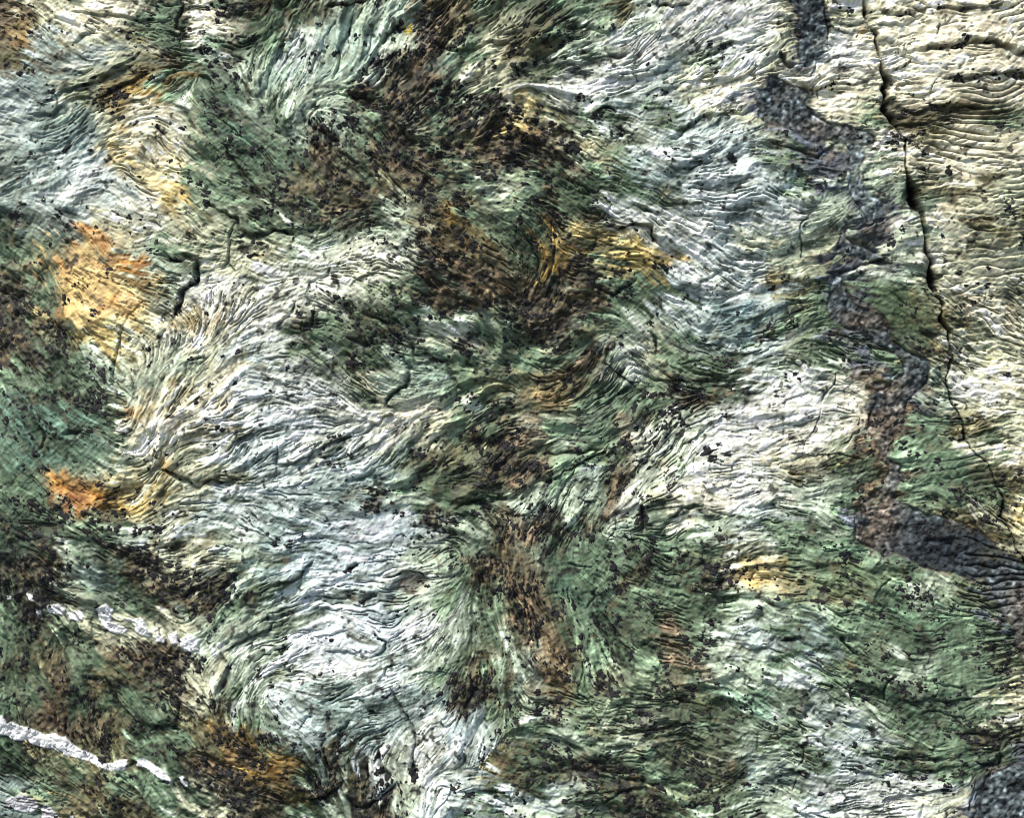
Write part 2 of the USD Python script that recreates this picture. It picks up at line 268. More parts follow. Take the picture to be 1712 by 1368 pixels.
 (P(C_,684,(1610,1170),(1620,1130),(1650,1110)), 3.5, 7, 2), (P(C_,684,(1390,140),(1550,150),(1712,140)), 1.8, 4, 3), (P(C_,684,(1380,100),(1420,45),(1520,30)), 1.8, 4, 3), (P(C_,684,(380,1050),(480,1040),(520,1060)), 4, 5, 3),
 (P(C_,684,(500,1368),(520,1310),(580,1260),(560,1210)), 2.5, 5, 3), (P(C_,684,(1180,360),(1190,430)), 2, 5, 2), (P(C_,684,(1255,310),(1258,440)), 2.2, 5, 2), (P(C_,684,(1490,400),(1540,340),(1590,320)), 1.8, 4, 3),
 (P(D_,684,(0,60),(120,40),(240,45)), 1.8, 4, 4), (P(D_,684,(0,140),(90,105),(200,100),(340,60)), 1.8, 4, 4), (P(D_,684,(380,10),(320,150),(260,300)), 2.2, 4, 2), (P(D_,684,(640,130),(570,190),(510,230)), 1.8, 4, 3),
 (P(D_,684,(120,300),(300,310),(500,310),(640,320)), 3, 6, 4), (P(D_,684,(660,140),(690,100),(720,20)), 3, 6, 2), (P(D_,684,(830,260),(850,200),(920,140)), 4, 7, 2), (P(D_,684,(0,660),(60,620),(130,600)), 2.5, 7, 5),
 (P(D_,684,(740,1200),(840,1140)), 3, 5, 3), (P(D_,684,(1300,210),(1430,180),(1560,140),(1712,100)), 3, 6, 6), (P(D_,684,(1500,240),(1600,220),(1700,210)), 3, 5, 5), (P(D_,684,(770,960),(800,1000),(830,950)), 4, 7, 2),
 (P(D_,684,(100,500),(190,520),(250,520)), 3, 5, 3),
 (P(A,1026,(1000,795),(1080,755),(1190,725),(1220,640),(1190,500)), 4, 9, 5), (P(A,1026,(1480,270),(1540,350),(1530,430),(1480,520),(1500,640)), 7, 8, 2), (P(A,1026,(1510,240),(1600,180),(1712,130),(1800,120)), 3.5, 7, 7),
 (P(A,1026,(560,430),(700,440),(760,540),(830,620),(960,760)), 5, 5, 3), (P(A,1026,(780,250),(850,280)), 4, 5, 3), (P(A,1026,(1640,500),(1600,560)), 2.5, 5, 2), (P(A,1026,(880,1010),(930,970)), 3.5, 6, 1), (P(A,1026,(1080,1100),(1160,1130),(1190,1180)), 4, 6, 2),
 (P(B_,1026,(960,330),(880,350),(870,410),(900,430)), 2.5, 7, 3), (P(B_,1026,(905,480),(930,600),(960,660),(1020,695),(1060,760),(1085,820),(1060,900),(1050,980),(1060,1080)), 4, 9, 4), (P(B_,1026,(680,550),(740,600),(800,650)), 5, 7, 4),
 (P(B_,1026,(430,595),(490,585),(540,540)), 2.8, 7, 5), (P(B_,1026,(485,680),(520,780),(600,740),(640,690)), 4, 7, 4), (P(B_,1026,(1240,690),(1260,770),(1320,740),(1335,690)), 3.5, 8, 4), (P(B_,1026,(1250,800),(1255,900)), 2.5, 6, 2),
 (P(B_,1026,(1480,490),(1420,580),(1400,650)), 8, 8, 2), (P(B_,1026,(810,900),(850,1020),(900,1100)), 6, 9, 3), (P(B_,1026,(590,1220),(680,1290),(780,1280),(880,1200),(950,1130)), 6, 9, 5), (P(B_,1026,(350,1235),(480,1215),(590,1130)), 5, 10, 8),
 (P(B_,1026,(1360,540),(1300,600),(1230,620)), 3, 6, 3), (P(B_,1026,(780,90),(830,150),(870,170),(860,240),(800,280)), 4, 8, 4), (P(B_,1026,(480,260),(600,260),(720,240)), 2, 6, 5), (P(B_,1026,(380,140),(520,150),(620,120)), 2.5, 5, 5),
 (P(B_,1026,(1160,940),(1160,1000)), 3, 7, 2), (P(B_,1026,(740,1020),(760,1100),(720,1180)), 4, 7, 2), (P(B_,1026,(1170,1340),(1300,1200),(1310,1140)), 2.5, 6, 3), (P(B_,1026,(1400,920),(1430,1020)), 2.5, 6, 3), (P(B_,1026,(1460,1150),(1600,1180),(1712,1180)), 5, 6, 4),
 (P(B_,1026,(0,120),(60,110),(120,50)), 4, 6, 4), (P(B_,1026,(320,760),(350,700),(390,690)), 2, 5, 3), (P(B_,1026,(1050,410),(1140,400),(1300,400)), 2, 5, 5),
 (P(C_,1026,(540,0),(570,80),(620,140),(650,210),(690,350)), 5, 7, 3), (P(C_,1026,(1290,30),(1305,100),(1300,180)), 2.5, 6, 2), (P(C_,1026,(1330,40),(1380,110)), 5, 7, 2), (P(C_,1026,(960,20),(1040,80)), 7, 7, 3),
 (P(C_,1026,(1550,420),(1555,480),(1620,510)), 2.5, 6, 3), (P(C_,1026,(720,1100),(860,1130),(980,1170)), 8, 9, 6), (P(C_,1026,(580,0),(640,50),(720,180)), 4, 6, 2), (P(C_,1026,(470,560),(520,630),(570,670)), 2.5, 5, 3), (P(C_,1026,(860,200),(950,160)), 2, 4, 2),
 (P(C_,1026,(500,1368),(720,1200),(900,1170)), 3, 5, 4), (P(C_,1026,(700,760),(900,770),(1100,740),(1250,760)), 4, 5, 5), (P(C_,1026,(640,880),(800,890)), 4, 5, 4), (P(C_,1026,(1640,800),(1650,940)), 4, 5, 2),
 (P(D_,1026,(460,160),(500,220),(580,290)), 6, 9, 3), (P(D_,1026,(690,500),(750,515),(770,460),(840,420)), 2.8, 7, 3), (P(D_,1026,(755,515),(760,575)), 2.5, 7, 2), (P(D_,1026,(150,650),(180,700),(250,710),(300,610)), 3.5, 6, 3),
 (P(D_,1026,(190,845),(240,900),(245,980),(215,1030)), 3, 6, 3), (P(D_,1026,(0,830),(100,820),(180,800)), 3, 6, 4), (P(D_,1026,(330,830),(390,900)), 5, 6, 2), (P(D_,1026,(780,1270),(930,1225),(1050,1195),(1240,1160)), 4, 7, 6), (P(D_,1026,(500,1040),(600,1070),(800,1085),(1000,1060),(1300,1000)), 3, 6, 6),
 (P(D_,1026,(1390,1000),(1460,1010),(1530,990),(1540,920)), 5, 7, 4), (P(D_,1026,(1020,1368),(1040,1260)), 3, 5, 2), (P(D_,1026,(200,1340),(400,1340),(620,1320),(800,1280)), 2.5, 5, 4), (P(D_,1026,(820,980),(1000,960),(1160,970)), 7, 6, 5), (P(D_,1026,(1250,800),(1400,790),(1600,830)), 6, 6, 5),
 (P(D_,1026,(0,1120),(90,1095),(220,1080)), 3.5, 6, 5), (P(D_,1026,(1320,1320),(1370,1200),(1380,1090)), 2.5, 6, 2), (P(D_,1026,(160,1200),(190,1130)), 3, 5, 1), (P(D_,1026,(80,180),(200,180),(260,230)), 5, 5, 3), (P(D_,1026,(480,720),(560,740),(700,770)), 2.5, 5, 6),
 (P(D_,1026,(1380,570),(1250,580),(1100,560),(900,570)), 3, 5, 5), (P(D_,1026,(580,450),(650,460),(720,510)), 3, 4, 4), (P(D_,1026,(1100,460),(1300,490)), 2.5, 4, 3), (P(D_,1026,(1020,620),(1150,670),(1300,690)), 3, 4, 4),
]

# stains: (polygon, colour, strength, softness)
ST_COL = dict(O=(192, 136, 66), R=(152, 92, 48), Y=(212, 188, 120), y=(136, 116, 66), B=(84, 74, 48), T=(150, 118, 82), K=(62, 54, 42))
RUST = [
 (P(A,342,(390,290),(480,265),(600,220),(690,190),(745,310),(640,370),(560,410),(640,470),(760,490),(830,560),(960,640),(1000,690),(850,760),(700,790),(590,840),(500,770),(390,700),(380,600),(400,540),(365,450)), 'O', .8),
 (P(A,342,(390,290),(470,270),(640,350),(640,390),(400,370)), 'O', .7), (P(A,342,(590,220),(690,195),(745,310),(660,330)), 'R', .8), (P(A,342,(390,600),(500,610),(500,720),(590,790),(580,840),(380,690)), 'O', .8),
 (P(A,342,(730,130),(880,140),(930,230),(850,230),(760,190)), 'O', .55), (P(A,342,(780,480),(830,490),(820,540),(790,540)), 'R', .8), (P(A,342,(820,580),(960,640),(980,680),(860,660)), 'R', .6), (P(A,342,(1020,490),(1080,480),(1080,560),(1040,600)), 'O', .6),
 (P(A,342,(870,280),(1010,260),(1030,320),(960,400),(920,490),(880,440)), 'O', .35), (P(A,342,(1150,690),(1240,680),(1330,720),(1290,800),(1180,810)), 'Y', .75), (P(A,342,(880,760),(1040,740),(1000,830),(900,830)), 'Y', .6), (P(A,342,(1050,760),(1110,780),(1090,820)), 'Y', .6),
 (P(A,342,(930,1340),(980,1260),(1000,1270),(960,1340)), 'O', .7), (P(A,342,(840,1330),(960,1320),(960,1400),(850,1450),(830,1400)), 'O', .8), (P(A,342,(1140,1180),(1210,1160),(1220,1200),(1150,1210)), 'O', .6), (P(A,342,(1230,1280),(1320,1290),(1310,1320)), 'Y', .6),
 (P(A,342,(130,200),(230,210),(220,280),(150,270)), 'y', .4),
 (P(A,0,(0,30),(130,20),(250,90),(240,190),(200,220),(160,270),(30,270),(0,200)), 'y', .75), (P(A,0,(90,60),(200,50),(240,130),(150,130)), 'R', .35), (P(A,0,(60,220),(180,210),(160,270),(70,280)), 'O', .5),
 (P(A,0,(390,190),(450,230),(430,300),(390,250)), 'O', .5), (P(A,0,(520,140),(720,140),(690,170),(600,210),(540,200)), 'O', .4), (P(A,0,(640,640),(760,560),(880,560),(920,640),(880,720),(790,770),(700,780),(710,700)), 'y', .85),
 (P(A,0,(780,590),(860,560),(860,640)), 'O', .6), (P(A,0,(500,590),(640,520),(740,480),(880,440),(1000,390),(1040,430),(900,540),(740,600),(640,640)), 'y', .45), (P(A,0,(660,810),(860,830),(900,860),(820,890),(720,840),(740,970),(760,1040),(700,1010),(690,900)), 'O', .75), (P(A,0,(790,850),(850,860),(820,890)), 'R', .5),
 (P(A,0,(690,1000),(760,1020),(900,1100),(1000,1180),(1090,1200),(1070,1300),(960,1240),(800,1120)), 'Y', .55), (P(A,0,(940,840),(1060,830),(1060,860),(960,880)), 'O', .4), (P(A,0,(10,750),(90,810),(60,830),(10,790)), 'y', .5),
 (P(A,684,(350,560),(400,520),(470,520),(560,560),(620,600),(600,680),(540,700),(460,680),(390,640),(330,620)), 'R', .85), (P(A,684,(460,600),(600,590),(600,660),(540,690)), 'O', .7), (P(A,684,(640,610),(720,650),(760,690),(700,700),(650,650)), 'R', .7),
 (P(A,684,(700,600),(830,560),(840,600),(740,640)), 'y', .7), (P(A,684,(880,590),(900,480),(940,480),(1000,530),(960,560)), 'O', .65), (P(A,684,(790,450),(820,450),(800,500)), 'O', .6), (P(A,684,(460,470),(600,460),(580,510),(480,500)), 'y', .6),
 (P(A,684,(1100,320),(1160,320),(1180,400),(1130,430),(1100,370)), 'O', .7), (P(A,684,(1150,40),(1190,60),(1210,120),(1200,150),(1160,110)), 'O', .7), (P(A,684,(1100,170),(1150,160),(1120,190)), 'O', .5), (P(A,684,(960,0),(1250,0),(1150,60),(960,60)), 'Y', .35), (P(A,684,(690,300),(790,280),(820,370),(760,380)), 'Y', .4),
 (P(A,684,(970,700),(1020,690),(1020,740),(980,740)), 'Y', .6),
 (P(A,1026,(1060,200),(1150,190),(1190,260),(1140,280),(1070,240)), 'R', .8), (P(A,1026,(1050,330),(1180,330),(1200,400),(1080,380)), 'O', .4), (P(A,1026,(240,640),(480,620),(560,720),(460,800),(280,760)), 'T', .7), (P(A,1026,(220,700),(360,700),(340,760),(240,760)), 'R', .4), (P(A,1026,(120,180),(200,200),(230,400),(190,380)), 'T', .5),
 (P(A,1026,(1470,840),(1570,840),(1590,900),(1540,940),(1580,1000),(1660,1000),(1660,1060),(1590,1050),(1490,930)), 'O', .75), (P(A,1026,(1400,740),(1500,730),(1600,780),(1712,780),(1712,820),(1500,840)), 'y', .6), (P(A,1026,(1640,900),(1712,920),(1712,980)), 'O', .4), (P(A,1026,(200,890),(300,900),(280,980)), 'T', .4), (P(A,1026,(360,1240),(440,1240),(420,1368),(380,1368)), 'T', .5),
 (P(B_,1026,(0,840),(120,840),(150,900),(250,980),(260,1050),(170,1090),(60,1080),(0,1000)), 'O', .7), (P(B_,1026,(180,970),(260,990),(250,1040)), 'O', .5), (P(B_,1026,(560,1040),(610,1060),(660,1150),(650,1210),(600,1140)), 'Y', .65), (P(B_,1026,(1380,1270),(1500,1240),(1520,1260),(1440,1290)), 'Y', .6), (P(B_,1026,(1060,1190),(1100,1180),(1100,1220)), 'O', .6),
 (P(B_,1026,(400,480),(430,540),(415,560)), 'T', .8),
 (P(C_,342,(290,150),(340,110),(480,140),(560,150),(560,190),(440,200),(330,200),(320,330),(285,320)), 'Y', .75), (P(C_,342,(600,190),(760,170),(910,180),(930,240),(960,300),(860,230),(740,240),(600,270)), 'Y', .8), (P(C_,342,(960,310),(1040,280),(1080,330),(1050,380),(990,370)), 'y', .85), (P(C_,342,(1100,310),(1200,330),(1180,370)), 'Y', .5), (P(C_,342,(1620,440),(1712,430),(1712,490),(1640,500)), 'Y', .7),
 (P(C_,342,(500,850),(600,830),(700,830),(690,860),(560,900),(500,910)), 'Y', .6), (P(C_,342,(710,730),(770,730),(760,770)), 'R', .6), (P(C_,342,(1070,0),(1100,80),(1080,95)), 'R', .6), (P(C_,342,(300,1100),(350,1060),(390,1120),(370,1330),(310,1320)), 'Y', .35), (P(C_,342,(0,860),(80,870),(60,890)), 'Y', .5),
 (P(C_,0,(0,650),(100,640),(180,680),(120,720),(20,740)), 'Y', .8), (P(C_,0,(0,680),(60,720),(20,770)), 'O', .7), (P(C_,0,(160,770),(240,810),(330,840),(320,900),(250,860)), 'O', .85), (P(C_,0,(420,960),(520,940),(640,940),(670,970),(560,1000),(430,990)), 'Y', .75), (P(C_,0,(600,1020),(720,1090),(690,1120),(600,1060)), 'Y', .5), (P(C_,0,(1660,880),(1720,900),(1720,950),(1680,930)), 'Y', .7),
 (P(C_,0,(540,1290),(640,1310),(760,1350),(700,1360)), 'y', .6), (P(C_,0,(980,1260),(1060,1260),(1120,1320),(1040,1350)), 'Y', .5),
 (P(C_,684,(1510,1060),(1600,1030),(1700,1080),(1712,1160),(1640,1180),(1540,1140),(1490,1180),(1480,1120)), 'O', .85), (P(C_,684,(1600,1040),(1720,1080),(1720,1120),(1640,1090)), 'Y', .6), (P(C_,684,(560,240),(680,250),(660,290),(600,280)), 'y', .5),
 (P(D_,684,(0,1100),(60,1110),(130,1150),(200,1160),(290,1150),(280,1190),(160,1240),(110,1230),(0,1180)), 'Y', .75), (P(D_,684,(0,1130),(60,1130),(30,1180)), 'O', .6), (P(D_,684,(140,410),(240,390),(200,440),(150,440)), 'O', .55), (P(D_,684,(1200,150),(1290,140),(1300,190),(1230,190)), 'O', .6), (P(D_,684,(1390,70),(1480,60),(1440,100),(1400,100)), 'R', .5),
 (P(D_,684,(1220,480),(1330,460),(1310,520),(1250,520)), 'T', .6), (P(D_,684,(850,970),(960,1010),(1100,1060),(1280,1110),(1260,1130),(1050,1080),(880,1000)), 'T', .8), (P(D_,684,(1340,800),(1440,820),(1600,850),(1700,870),(1712,930),(1600,880),(1440,840)), 'O', .5), (P(D_,684,(1510,380),(1580,370),(1600,400),(1540,400)), 'O', .5), (P(D_,684,(350,1050),(480,1040),(500,1080),(400,1100)), 'R', .35), (P(D_,684,(1000,1160),(1100,1140),(1090,1200)), 'T', .5),
 (P(D_,684,(1620,670),(1760,660),(1760,820),(1650,830),(1620,780)), 'Y', .8),
 (P(D_,342,(0,470),(120,450),(160,480),(60,520),(0,510)), 'Y', .7), (P(D_,342,(230,480),(400,460),(400,490),(260,520)), 'y', .7), (P(D_,342,(960,600),(1020,590),(1060,640),(980,640)), 'O', .6), (P(D_,342,(1050,680),(1120,680),(1130,720),(1060,730)), 'y', .7), (P(D_,342,(1080,1240),(1200,1240),(1200,1280),(1080,1270)), 'Y', .5), (P(D_,342,(1500,990),(1580,980),(1590,1060),(1520,1060)), 'Y', .6), (P(D_,342,(1220,590),(1330,600),(1600,640),(1712,640),(1712,760),(1560,740),(1330,700)), 'T', .35),
 (P(D_,342,(1220,740),(1400,770),(1500,870),(1490,940),(1400,870),(1330,840)), 'y', .4), (P(D_,342,(1060,1360),(1100,1250),(1130,1250),(1080,1360)), 'Y', .4), (P(D_,342,(380,1330),(440,1220),(450,1260),(400,1368)), 'Y', .5),
 (P(D_,0,(590,210),(680,190),(720,240),(660,280),(590,270)), 'Y', .7), (P(D_,0,(620,215),(700,210),(700,250),(640,260)), 'O', .4), (P(D_,0,(10,100),(80,120),(130,160),(60,180),(0,160)), 'Y', .5), (P(D_,0,(0,920),(40,910),(20,950)), 'Y', .6), (P(D_,0,(1240,670),(1350,670),(1420,730),(1320,740)), 'O', .5), (P(D_,0,(720,40),(1050,40),(1400,10),(1712,20),(1712,50),(1040,90),(880,100),(740,70)), 'B', .8),
 (P(D_,0,(1000,320),(1290,270),(1420,250),(1560,280),(1712,310),(1712,350),(1550,330),(1400,310),(1150,350),(1010,350)), 'B', .85), (P(D_,0,(1180,530),(1350,490),(1550,470),(1712,450),(1800,450),(1800,490),(1712,490),(1560,510),(1360,525),(1250,550)), 'B', .8), (P(D_,0,(160,510),(310,530),(480,530),(620,500),(760,480),(780,500),(640,540),(480,570),(320,570),(200,550)), 'B', .65), (P(D_,342,(1170,290),(1340,210),(1480,250),(1640,270),(1620,300),(1480,300),(1330,330),(1200,320)), 'B', .6), (P(D_,342,(1300,80),(1500,60),(1640,90),(1500,130)), 'B', .45), (P(D_,684,(120,300),(400,280),(640,310),(660,330),(500,480),(260,520),(180,500),(60,440)), 'B', .5), (P(D_,684,(1300,340),(1500,300),(1620,400),(1560,520),(1400,500)), 'B', .5), (P(D_,1026,(760,980),(920,910),(1060,900),(1200,960),(1160,1010),(960,1050),(800,1040)), 'B', .8), (P(D_,1026,(1250,790),(1420,760),(1640,800),(1800,800),(1800,860),(1500,850),(1300,830)), 'B', .75), (P(C_,0,(1050,330),(1300,300),(1420,280),(1500,300),(1380,350),(1240,400),(1090,430)), 'B', .5), (P(C_,0,(600,380),(680,340),(770,350),(770,390),(640,400)), 'B', .8), (P(C_,0,(640,40),(800,0),(1170,0),(1180,40),(1040,80),(760,100)), 'B', .6), (P(B_,0,(-80,-60),(740,-60),(740,30),(480,90),(360,140),(0,260),(-80,260)), 'B', .7), (P(D_,0,(830,660),(1000,690),(1280,680),(1440,720),(1712,730),(1712,800),(1400,800),(1000,800),(900,800)), 'B', .55),
 (P(D_,1026,(1430,520),(1560,450),(1712,440),(1800,440),(1800,500),(1620,510),(1480,540)), 'Y', .8), (P(D_,1026,(1590,570),(1712,540),(1800,540),(1800,620),(1650,620),(1580,600)), 'R', .85), (P(D_,1026,(1400,1090),(1440,1060),(1560,1030),(1550,1060),(1480,1090)), 'O', .75), (P(D_,1026,(460,320),(560,310),(580,370),(560,440),(480,380)), 'O', .6), (P(D_,1026,(740,770),(880,800),(880,840),(720,830)), 'T', .5), (P(D_,1026,(880,370),(1000,440),(1080,470),(960,470)), 'T', .6),
 (P(D_,1026,(370,280),(430,310),(400,330)), 'O', .5), (P(D_,1026,(170,1340),(260,1330),(260,1368),(180,1368)), 'T', .7), (P(D_,1026,(150,1190),(190,1120),(180,1220)), 'T', .6),
 (P(B_,342,(1200,80),(1400,60),(1500,240),(1520,380),(1300,320),(1200,250)), 'y', .65), (P(B_,342,(1220,60),(1300,70),(1280,120)), 'O', .5), (P(B_,342,(1400,270),(1510,290),(1510,380),(1400,310)), 'Y', .45), (P(B_,342,(0,330),(140,310),(120,370),(0,370)), 'Y', .55), (P(B_,342,(180,250),(270,290),(220,300)), 'O', .5), (P(B_,342,(1080,1020),(1180,1020),(1180,1050),(1090,1050)), 'R', .5), (P(B_,342,(180,540),(280,560),(260,600),(190,590)), 'Y', .4),
 (P(B_,0,(540,370),(600,350),(640,290),(640,350),(560,440),(540,520)), 'Y', .4), (P(B_,0,(1620,680),(1712,640),(1712,720)), 'O', .7), (P(B_,684,(1300,260),(1420,230),(1400,270),(1320,290)), 'Y', .6), (P(B_,684,(190,1160),(230,1160),(220,1210)), 'O', .6), (P(B_,684,(960,1160),(1060,1140),(1110,1190),(1080,1250),(1000,1220)), 'T', .9), (P(B_,684,(1500,930),(1600,900),(1600,1100),(1500,1200),(1640,1330),(1560,1300),(1460,1150)), 'T', .45),
 (P(C_,1026,(1000,90),(1080,110),(1150,360),(1100,370),(1080,250)), 'T', .7), (P(C_,1026,(480,760),(640,760),(650,820),(520,840)), 'Y', .6), (P(C_,1026,(1200,560),(1330,580),(1280,610)), 'Y', .6), (P(C_,1026,(1000,440),(1300,440),(1420,500),(1300,560),(1100,500)), 'T', .5), (P(C_,1026,(1350,200),(1520,260),(1712,270),(1540,280)), 'T', .5), (P(C_,1026,(430,900),(640,880),(560,960),(440,960)), 'T', .6), (P(C_,1026,(760,920),(930,980),(920,1010),(780,950)), 'T', .6), (P(C_,1026,(200,520),(400,520),(420,640),(180,620)), 'y', .6), (P(C_,1026,(380,1290),(440,1300),(400,1320)), 'O', .5),
]
VEIN = [
 [(1329,-80),(1384,-80),(1384,0),(1394,14),(1396,42),(1392,87),(1373,97),(1362,108),(1350,110),(1338,104),(1334,82),(1336,47),(1333,23),(1329,0)],
 [(1287,117),(1310,119),(1326,131),(1361,140),(1359,154),(1352,173),(1385,194),(1425,206),(1469,220),(1471,227),(1453,236),(1455,260),(1448,276),(1448,300),(1460,319),(1492,340),(1490,356),(1476,368),(1448,377),(1425,382),(1415,391),(1429,408),(1448,412),(1476,422),(1483,436),(1457,440),(1441,438),(1425,426),(1399,422),(1406,398),(1408,377),(1434,365),(1448,358),(1443,344),(1425,330),(1413,314),(1420,300),(1425,276),(1429,248),(1420,234),(1385,236),(1350,236),(1331,220),(1312,211),(1294,204),(1277,194),(1265,175),(1265,159),(1280,138)],
 [(1394,461),(1415,461),(1422,487),(1434,501),(1457,511),(1486,532),(1494,556),(1506,574),(1527,590),(1560,603),(1553,641),(1541,655),(1522,674),(1520,697),(1515,718),(1494,734),(1487,765),(1506,779),(1515,795),(1508,819),(1502,838),(1513,849),(1560,856),(1609,873),(1658,906),(1696,927),(1712,950),(1790,980),(1790,1125),(1712,1118),(1691,1081),(1686,1039),(1663,1020),(1663,997),(1644,976),(1611,969),(1569,957),(1546,950),(1499,929),(1485,936),(1452,917),(1434,899),(1436,861),(1443,840),(1462,823),(1476,805),(1487,783),(1474,760),(1466,740),(1455,718),(1459,692),(1452,674),(1462,652),(1485,641),(1506,627),(1518,615),(1509,596),(1490,578),(1455,562),(1425,553),(1399,536),(1387,515),(1392,492)],
 [(1640,1300),(1660,1285),(1720,1265),(1820,1280),(1820,1460),(1605,1460),(1625,1368),(1632,1330)]]
QUARTZ = [
 [(80,1012),(100,1010),(111,1016),(110,1028),(92,1026),(84,1022)], [(116,1024),(132,1022),(142,1030),(138,1040),(122,1036)], [(162,1014),(178,1010),(191,1020),(186,1036),(200,1042),(213,1054),(206,1060),(190,1056),(178,1044),(166,1034)],
 [(225,1038),(238,1034),(248,1048),(252,1064),(238,1062),(228,1052)], [(255,1062),(276,1060),(279,1073),(264,1072)], [(282,1058),(298,1054),(302,1074),(290,1074)], [(305,1064),(322,1060),(336,1068),(332,1086),(318,1088),(306,1078)], [(354,1078),(361,1078),(367,1092),(360,1096)], [(366,1072),(372,1072),(373,1081),(367,1081)],
 [(48,994),(57,996),(62,1006),(55,1006)], [(14,996),(21,998),(20,1006),(15,1004)], [(62,1016),(70,1016),(74,1026),(66,1026)],
 [(-90,1170),(-40,1190),(2,1197),(10,1212),(18,1208),(40,1216),(62,1222),(72,1228),(90,1228),(108,1234),(122,1244),(140,1254),(160,1262),(172,1272),(190,1272),(203,1268),(217,1270),(216,1283),(200,1287),(184,1288),(172,1280),(152,1272),(140,1270),(128,1266),(108,1262),(92,1252),(76,1250),(56,1244),(44,1238),(18,1240),(8,1230),(-8,1228),(-40,1215),(-90,1200)],
 [(232,1270),(244,1268),(256,1275),(268,1284),(280,1292),(288,1300),(290,1309),(280,1304),(266,1298),(254,1288),(244,1280),(234,1280)], [(302,1296),(308,1294),(317,1304),(315,1314),(308,1306)],
 [(8,1340),(18,1334),(34,1330),(56,1340),(62,1350),(52,1360),(30,1362),(12,1356)], [(68,1352),(78,1346),(92,1360),(98,1376),(80,1380),(66,1374)], [(118,1364),(126,1366),(124,1378),(116,1376)]]

